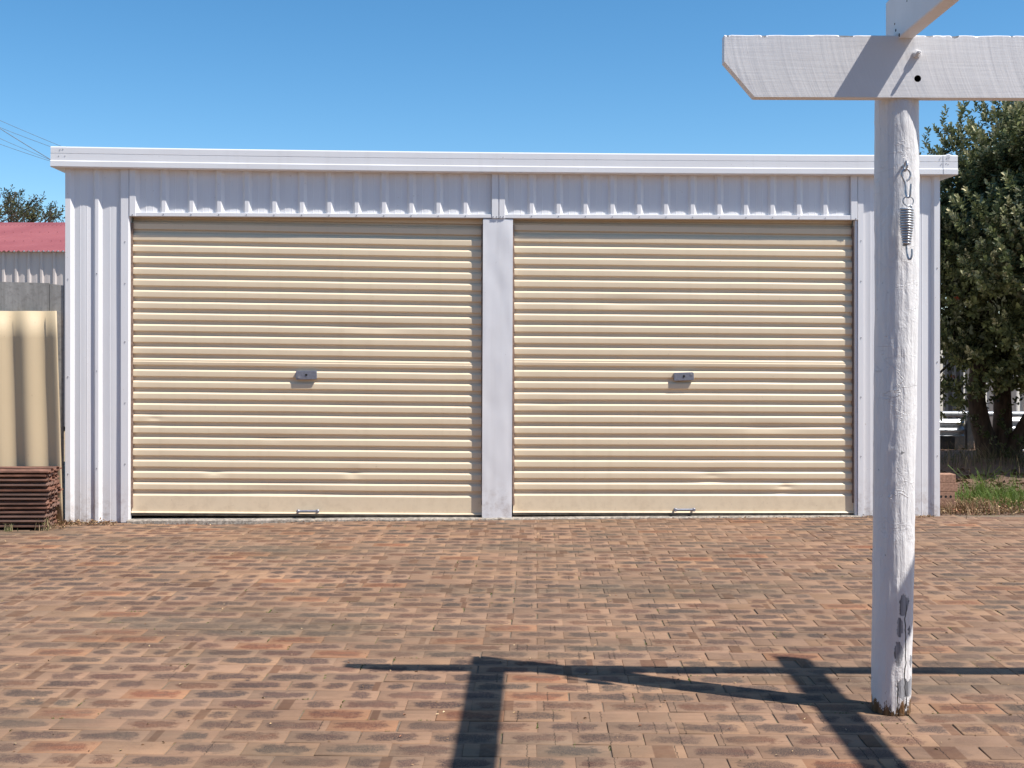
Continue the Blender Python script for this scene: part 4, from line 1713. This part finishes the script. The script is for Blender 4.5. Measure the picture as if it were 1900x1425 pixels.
corr_sheet(4.55, 5.36, 14.05, 0.20, 0.40, 0.090, 0.12, 'galvanised_sheet', 'short galvanised corrugated sheet lying raised left of the tree trunks')
corr_sheet(5.70, 7.2, 14.00, -0.03, 0.42, 0.085, 0.10, 'galvanised_sheet', 'tall galvanised corrugated sheet on edge right of the tree trunks')
b = MB()
b.tube([(4.5, 14.15, 0.455), (6.9, 14.15, 0.45)], 0.032, 14)
tag(b.build('metal_pipe', M['galv'], None, True, auto=R(40)), 'silver metal pipe lying along the top of the galvanised sheets', 'pipe')
b = MB()
b.box(4.5, 5.5, 14.12, 14.16, -0.02, 0.33)  # dark board added as painted shade in the void below the short sheet
tag(b.build('dark_board', M['charcoal'], None), 'dark board under the short galvanised sheet in the tree shade', 'board')
b = MB()
b.box(5.37, 5.43, 13.98, 14.05, -0.02, 0.44)
tag(b.build('steel_stake', M['charcoal'], None), 'dark upright stake at the end of the short galvanised sheet', 'stake')

# stacked loose bricks at the garage corner
bl = [(0.0, 'plain loose brick at the foot of the small stack by the garage corner', 0.0, False),
      (0.068, 'brick with a row of round holes in its side, third down the small stack', -0.012, True),
      (0.142, 'tan loose brick just below the top one of the stack by the garage corner', 0.010, False),
      (0.210, 'topmost tan loose brick of the stack by the garage corner', -0.004, False)]
for (z, lab, dx, cored) in bl:
    o = empty('loose_brick', (3.32 + dx, 9.22, z), R(3 + 60 * dx), lab, 'brick', 'loose bricks stacked by the garage corner')
    h = 0.066 if not cored else 0.072
    b = MB()
    if not cored:
        b.box(-0.115, 0.115, -0.055, 0.055, 0, h)
        b.build('body', M['brick_tan'], o, bevel=0.003)
    else:
        b.box(-0.115, 0.115, -0.055, 0.055, 0, h)
        body = b.build('body', M['brick_tan'], o, bevel=0.002)
        for k in range(5):
            cx = -0.07 + 0.038 * k
            # flat dark disc just proud of the face, painting the hole's shade
            b = MB()
            ring = []
            N = 12
            for q in range(N):
                a = 2 * math.pi * q / N
                ring.append((cx + 0.0105 * math.cos(a), -0.0556, 0.036 + 0.0105 * math.sin(a)))
            ring2 = [(x, -0.0556 + 0.0001, zz) for x, y, zz in ring]
            b.add(ring, [tuple(range(N))])
            b.build('core_hole', M['hole'], o)

# grass tuft and weeds
def blades(n, cx, cy, rx, ry, hmin, hmax, pal, seed, z0=0.0, dens=True):
    rg = np.random.default_rng(seed)
    x = cx + rg.normal(size=n) * rx * 0.5
    y = cy + rg.normal(size=n) * ry * 0.5
    h = rg.uniform(hmin, hmax, n)
    an = rg.uniform(0, 2 * np.pi, n)
    lean = rg.uniform(0.1, 0.75, n) * h
    wv = rg.uniform(0.0016, 0.0034, n)
    b0 = np.column_stack([x, y, np.full(n, z0)])
    sd = np.column_stack([-np.sin(an), np.cos(an), np.zeros(n)]) * wv[:, None]
    ln = np.column_stack([np.cos(an), np.sin(an), np.zeros(n)]) * lean[:, None]
    upv = np.column_stack([np.zeros(n), np.zeros(n), h])
    V = np.empty((n, 6, 3))
    V[:, 0] = b0 - sd
    V[:, 1] = b0 + sd
    V[:, 2] = b0 + sd * 0.8 + ln * 0.35 + upv * 0.6
    V[:, 3] = b0 - sd * 0.8 + ln * 0.35 + upv * 0.6
    V[:, 4] = b0 + ln + upv * 0.98 + sd * 0.1
    V[:, 5] = b0 + ln + upv - sd * 0.1
    i = np.arange(n)[:, None] * 6
    F = np.concatenate([i + np.array([[0, 1, 2, 3]]), i + np.array([[3, 2, 4, 5]])], axis=1).reshape(-1, 4)
    pal = np.array(pal)
    C = pal[rg.integers(0, len(pal), n)] * rg.uniform(0.7, 1.3, (n, 1))
    C = np.repeat(np.column_stack([C, np.ones(n)]), 6, axis=0)
    return V.reshape(-1, 3), F, C


gp = [(0.09, 0.17, 0.030), (0.14, 0.21, 0.04), (0.20, 0.24, 0.06)]
bits = [blades(1900, 4.02, 9.62, 0.62, 0.5, 0.04, 0.13, gp, 1), blades(900, 4.75, 9.75, 0.7, 0.5, 0.04, 0.12, gp, 2), blades(700, 5.2, 10.4, 1.2, 1.0, 0.04, 0.16, gp, 6),
        blades(60, 3.86, 9.75, 0.06, 0.06, 0.15, 0.30, gp, 3), blades(40, 4.45, 10.0, 0.05, 0.05, 0.15, 0.32, gp, 4)]
V, F, C = join(bits)
tag(np_mesh('grass', V, F, M['grass'], None, {'leaf_colour': C}), 'patch of short green grass at the edge of the paving right of the garage', 'grass', kind='stuff')

dp = [(0.40, 0.27, 0.15), (0.32, 0.20, 0.11), (0.28, 0.13, 0.08), (0.45, 0.33, 0.20), (0.20, 0.12, 0.07)]


def litter(n, pts_fn, seed, lmin, lmax):
    rg = np.random.default_rng(seed)
    P = np.array([pts_fn(rg) for _ in range(n)])
    d = rg.normal(size=(n, 3)) * np.array([[1, 1, 0.25]])
    up = np.tile([0, 0, 1.0], (n, 1)) + rg.normal(size=(n, 3)) * 0.45
    L = rg.uniform(lmin, lmax, n)
    v, f = leaf_arrays(P, d, up, L, L * rg.uniform(0.25, 0.55, n), 0.3, 0.2)
    pal = np.array(dp)
    C = pal[rg.integers(0, len(pal), n)] * rg.uniform(0.6, 1.25, (n, 1))
    return v, f, np.repeat(np.column_stack([C, np.ones(n)]), 6, axis=0)


lr = [litter(2600, lambda r: (3.22 + 2.2 * r.random() ** 1.2, 9.02 + abs(r.normal()) * 0.22 - 0.10 + 0.03 * math.sin(r.random() * 9), 0.004 + 0.03 * r.random()), 8, 0.012, 0.035),
      litter(900, lambda r: (3.25 + 0.9 * r.random(), 9.15 + 0.5 * r.random(), 0.01 + 0.05 * r.random()), 9, 0.012, 0.03),
      blades(700, 3.45, 9.12, 0.35, 0.25, 0.02, 0.10, [(0.34, 0.17, 0.11), (0.30, 0.20, 0.11), (0.20, 0.14, 0.06)], 15)]
V, F, C = join(lr)
tag(np_mesh('leaf_litter', V, F, M['litter'], None, {'leaf_colour': C}), 'dry brown leaf litter and dead weeds along the paving edge by the right garage corner', 'leaf litter', kind='stuff')

ll = [litter(520, lambda r: (-3.24 + 0.42 * r.random() ** 1.5, 8.40 + 0.09 * r.random() + 0.0, 0.002 + 0.022 * r.random()), 31, 0.008, 0.024),
      litter(200, lambda r: (-3.40 + 0.30 * r.random(), 8.22 + 0.22 * r.random(), 0.002 + 0.018 * r.random()), 32, 0.008, 0.024),
      blades(90, -3.24, 8.20, 0.06, 0.05, 0.02, 0.10, [(0.33, 0.25, 0.15), (0.22, 0.24, 0.10)], 33),
      blades(40, -3.45, 8.13, 0.05, 0.04, 0.02, 0.06, [(0.25, 0.28, 0.12)], 34)]
V, F, C = join(ll)
tag(np_mesh('dry_debris', V, F, M['litter'], None, {'leaf_colour': C}), 'dry leaf debris gathered at the left foot of the garage wall beside the pickets', 'debris', kind='stuff')


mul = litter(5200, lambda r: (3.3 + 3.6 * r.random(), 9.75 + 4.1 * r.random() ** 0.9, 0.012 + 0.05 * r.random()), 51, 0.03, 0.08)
mul[2][:, :3] *= np.array([[0.16, 0.15, 0.15]])  # leaf colours darkened to paint the tree's shade into them
und = blades(900, 5.0, 12.0, 1.0, 0.7, 0.06, 0.30, [(0.05, 0.07, 0.025), (0.07, 0.09, 0.03), (0.09, 0.08, 0.04)], 52)
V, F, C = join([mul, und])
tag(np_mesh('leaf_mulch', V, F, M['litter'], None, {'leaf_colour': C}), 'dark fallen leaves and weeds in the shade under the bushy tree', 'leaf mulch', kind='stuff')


# crumbs and dry straws lying on the paving
def yard_point(r):
    y = 3.6 + 4.9 * r.random()
    return ((r.random() * 2 - 1) * y * 0.43, y, sag(0, y) + 0.003)


def foot_point(r):
    u = 0.3 + 6.1 * r.random()
    if r.random() < 0.5:
        u = 5.83 + 0.52 * r.random()
    v = -0.012 - 0.05 * r.random() ** 2
    return (GX + u * GUX - v * GUY, GY + u * GUY + v * GUX, 0.002 + 0.010 * r.random() + sag(GX + u * GUX, GY + u * GUY))


V, F, C = join([litter(620, yard_point, 41, 0.004, 0.016),
                litter(520, foot_point, 42, 0.006, 0.018)])
C[:, :3] = np.clip(C[:, :3] * 1.25, 0, 0.75)
tag(np_mesh('paving_crumbs', V, F, M['litter'], paving, {'leaf_colour': C}), kind='stuff')
# moss and grass sprouting in joints
sp = [s for s in spots[:700]]
mrng = random.Random(3)
mb = []
for k in range(170):
    _, x, y = sp[mrng.randrange(len(sp))]
    side = mrng.random() < 0.5
    ox = (mrng.choice((-1, 1)) * PITCH / 2, mrng.uniform(-0.05, 0.05)) if side else (mrng.uniform(-0.1, 0.1), mrng.choice((-1, 1)) * ROW / 2)
    xx = x + ox[0] * pux - ox[1] * puy
    yy = y + ox[0] * puy + ox[1] * pux
    mb.append(blades(mrng.randrange(6, 16), xx, yy, 0.004 if side else 0.035, 0.035 if side else 0.004, 0.002, 0.007, [(0.11, 0.115, 0.035), (0.16, 0.14, 0.06)], 1000 + k, sag(xx, yy) - 0.003))
V, F, C = join(mb)
tag(np_mesh('joint_moss', V, F, M['grass'], paving, {'leaf_colour': C}), kind='stuff')

# ------------------------------------------------------------------ unseen building behind the camera, added to block sky light; carries the rafters
unseen_house = empty('house', (1.0, -1.62, 0), R(-1.17), 'low brick house with dark tiled roof that carries the pergola rafters', 'house')
M['house_brick'] = simple('house_brick', (0.24, 0.13, 0.09, 1), 0.9, 0, 0.2, 12, 0.4)
M['tile'] = simple('roof_tile', (0.13, 0.10, 0.09, 1), 0.85, 0, 0.2, 6, 0.3)
M['glass'] = simple('dark_glass', (0.02, 0.025, 0.03, 1), 0.08)
b = MB()
b.box(-9.0, 9.0, -0.22, 0.0, -0.06, 2.62)
b.build('wall', M['house_brick'], unseen_house)
b = MB()
b.prism([(0.45, 2.58), (0.45, 2.66), (-4.2, 4.55), (-8.8, 2.66), (-8.8, 2.58)], -9.4, 9.4, 'x')
b.build('roof', M['tile'], unseen_house)
b = MB()
b.box(-9.4, 9.4, 0.452, 0.56, 2.56, 2.68)
b.build('gutter', M['beam'], unseen_house, bevel=0.006)
for x0, x1, z0, z1 in ((-6.2, -4.0, 0.9, 2.1), (-1.2, 0.9, 0.02, 2.1), (4.2, 6.6, 0.9, 2.1)):
    b = MB()
    for (a, c, d, e) in ((x0, x0 + 0.06, z0, z1), (x1 - 0.06, x1, z0, z1), (x0 + 0.06, x1 - 0.06, z0, z0 + 0.06), (x0 + 0.06, x1 - 0.06, z1 - 0.06, z1), ((x0 + x1) / 2 - 0.03, (x0 + x1) / 2 + 0.03, z0 + 0.06, z1 - 0.06)):
        b.box(a, c, 0.002, 0.03, d, e)
    fr = b.build('window', M['beam'], unseen_house)
    b = MB()
    b.box(x0 + 0.05, x1 - 0.05, 0.006, 0.012, z0 + 0.05, z1 - 0.05)
    b.build('pane', M['glass'], fr)
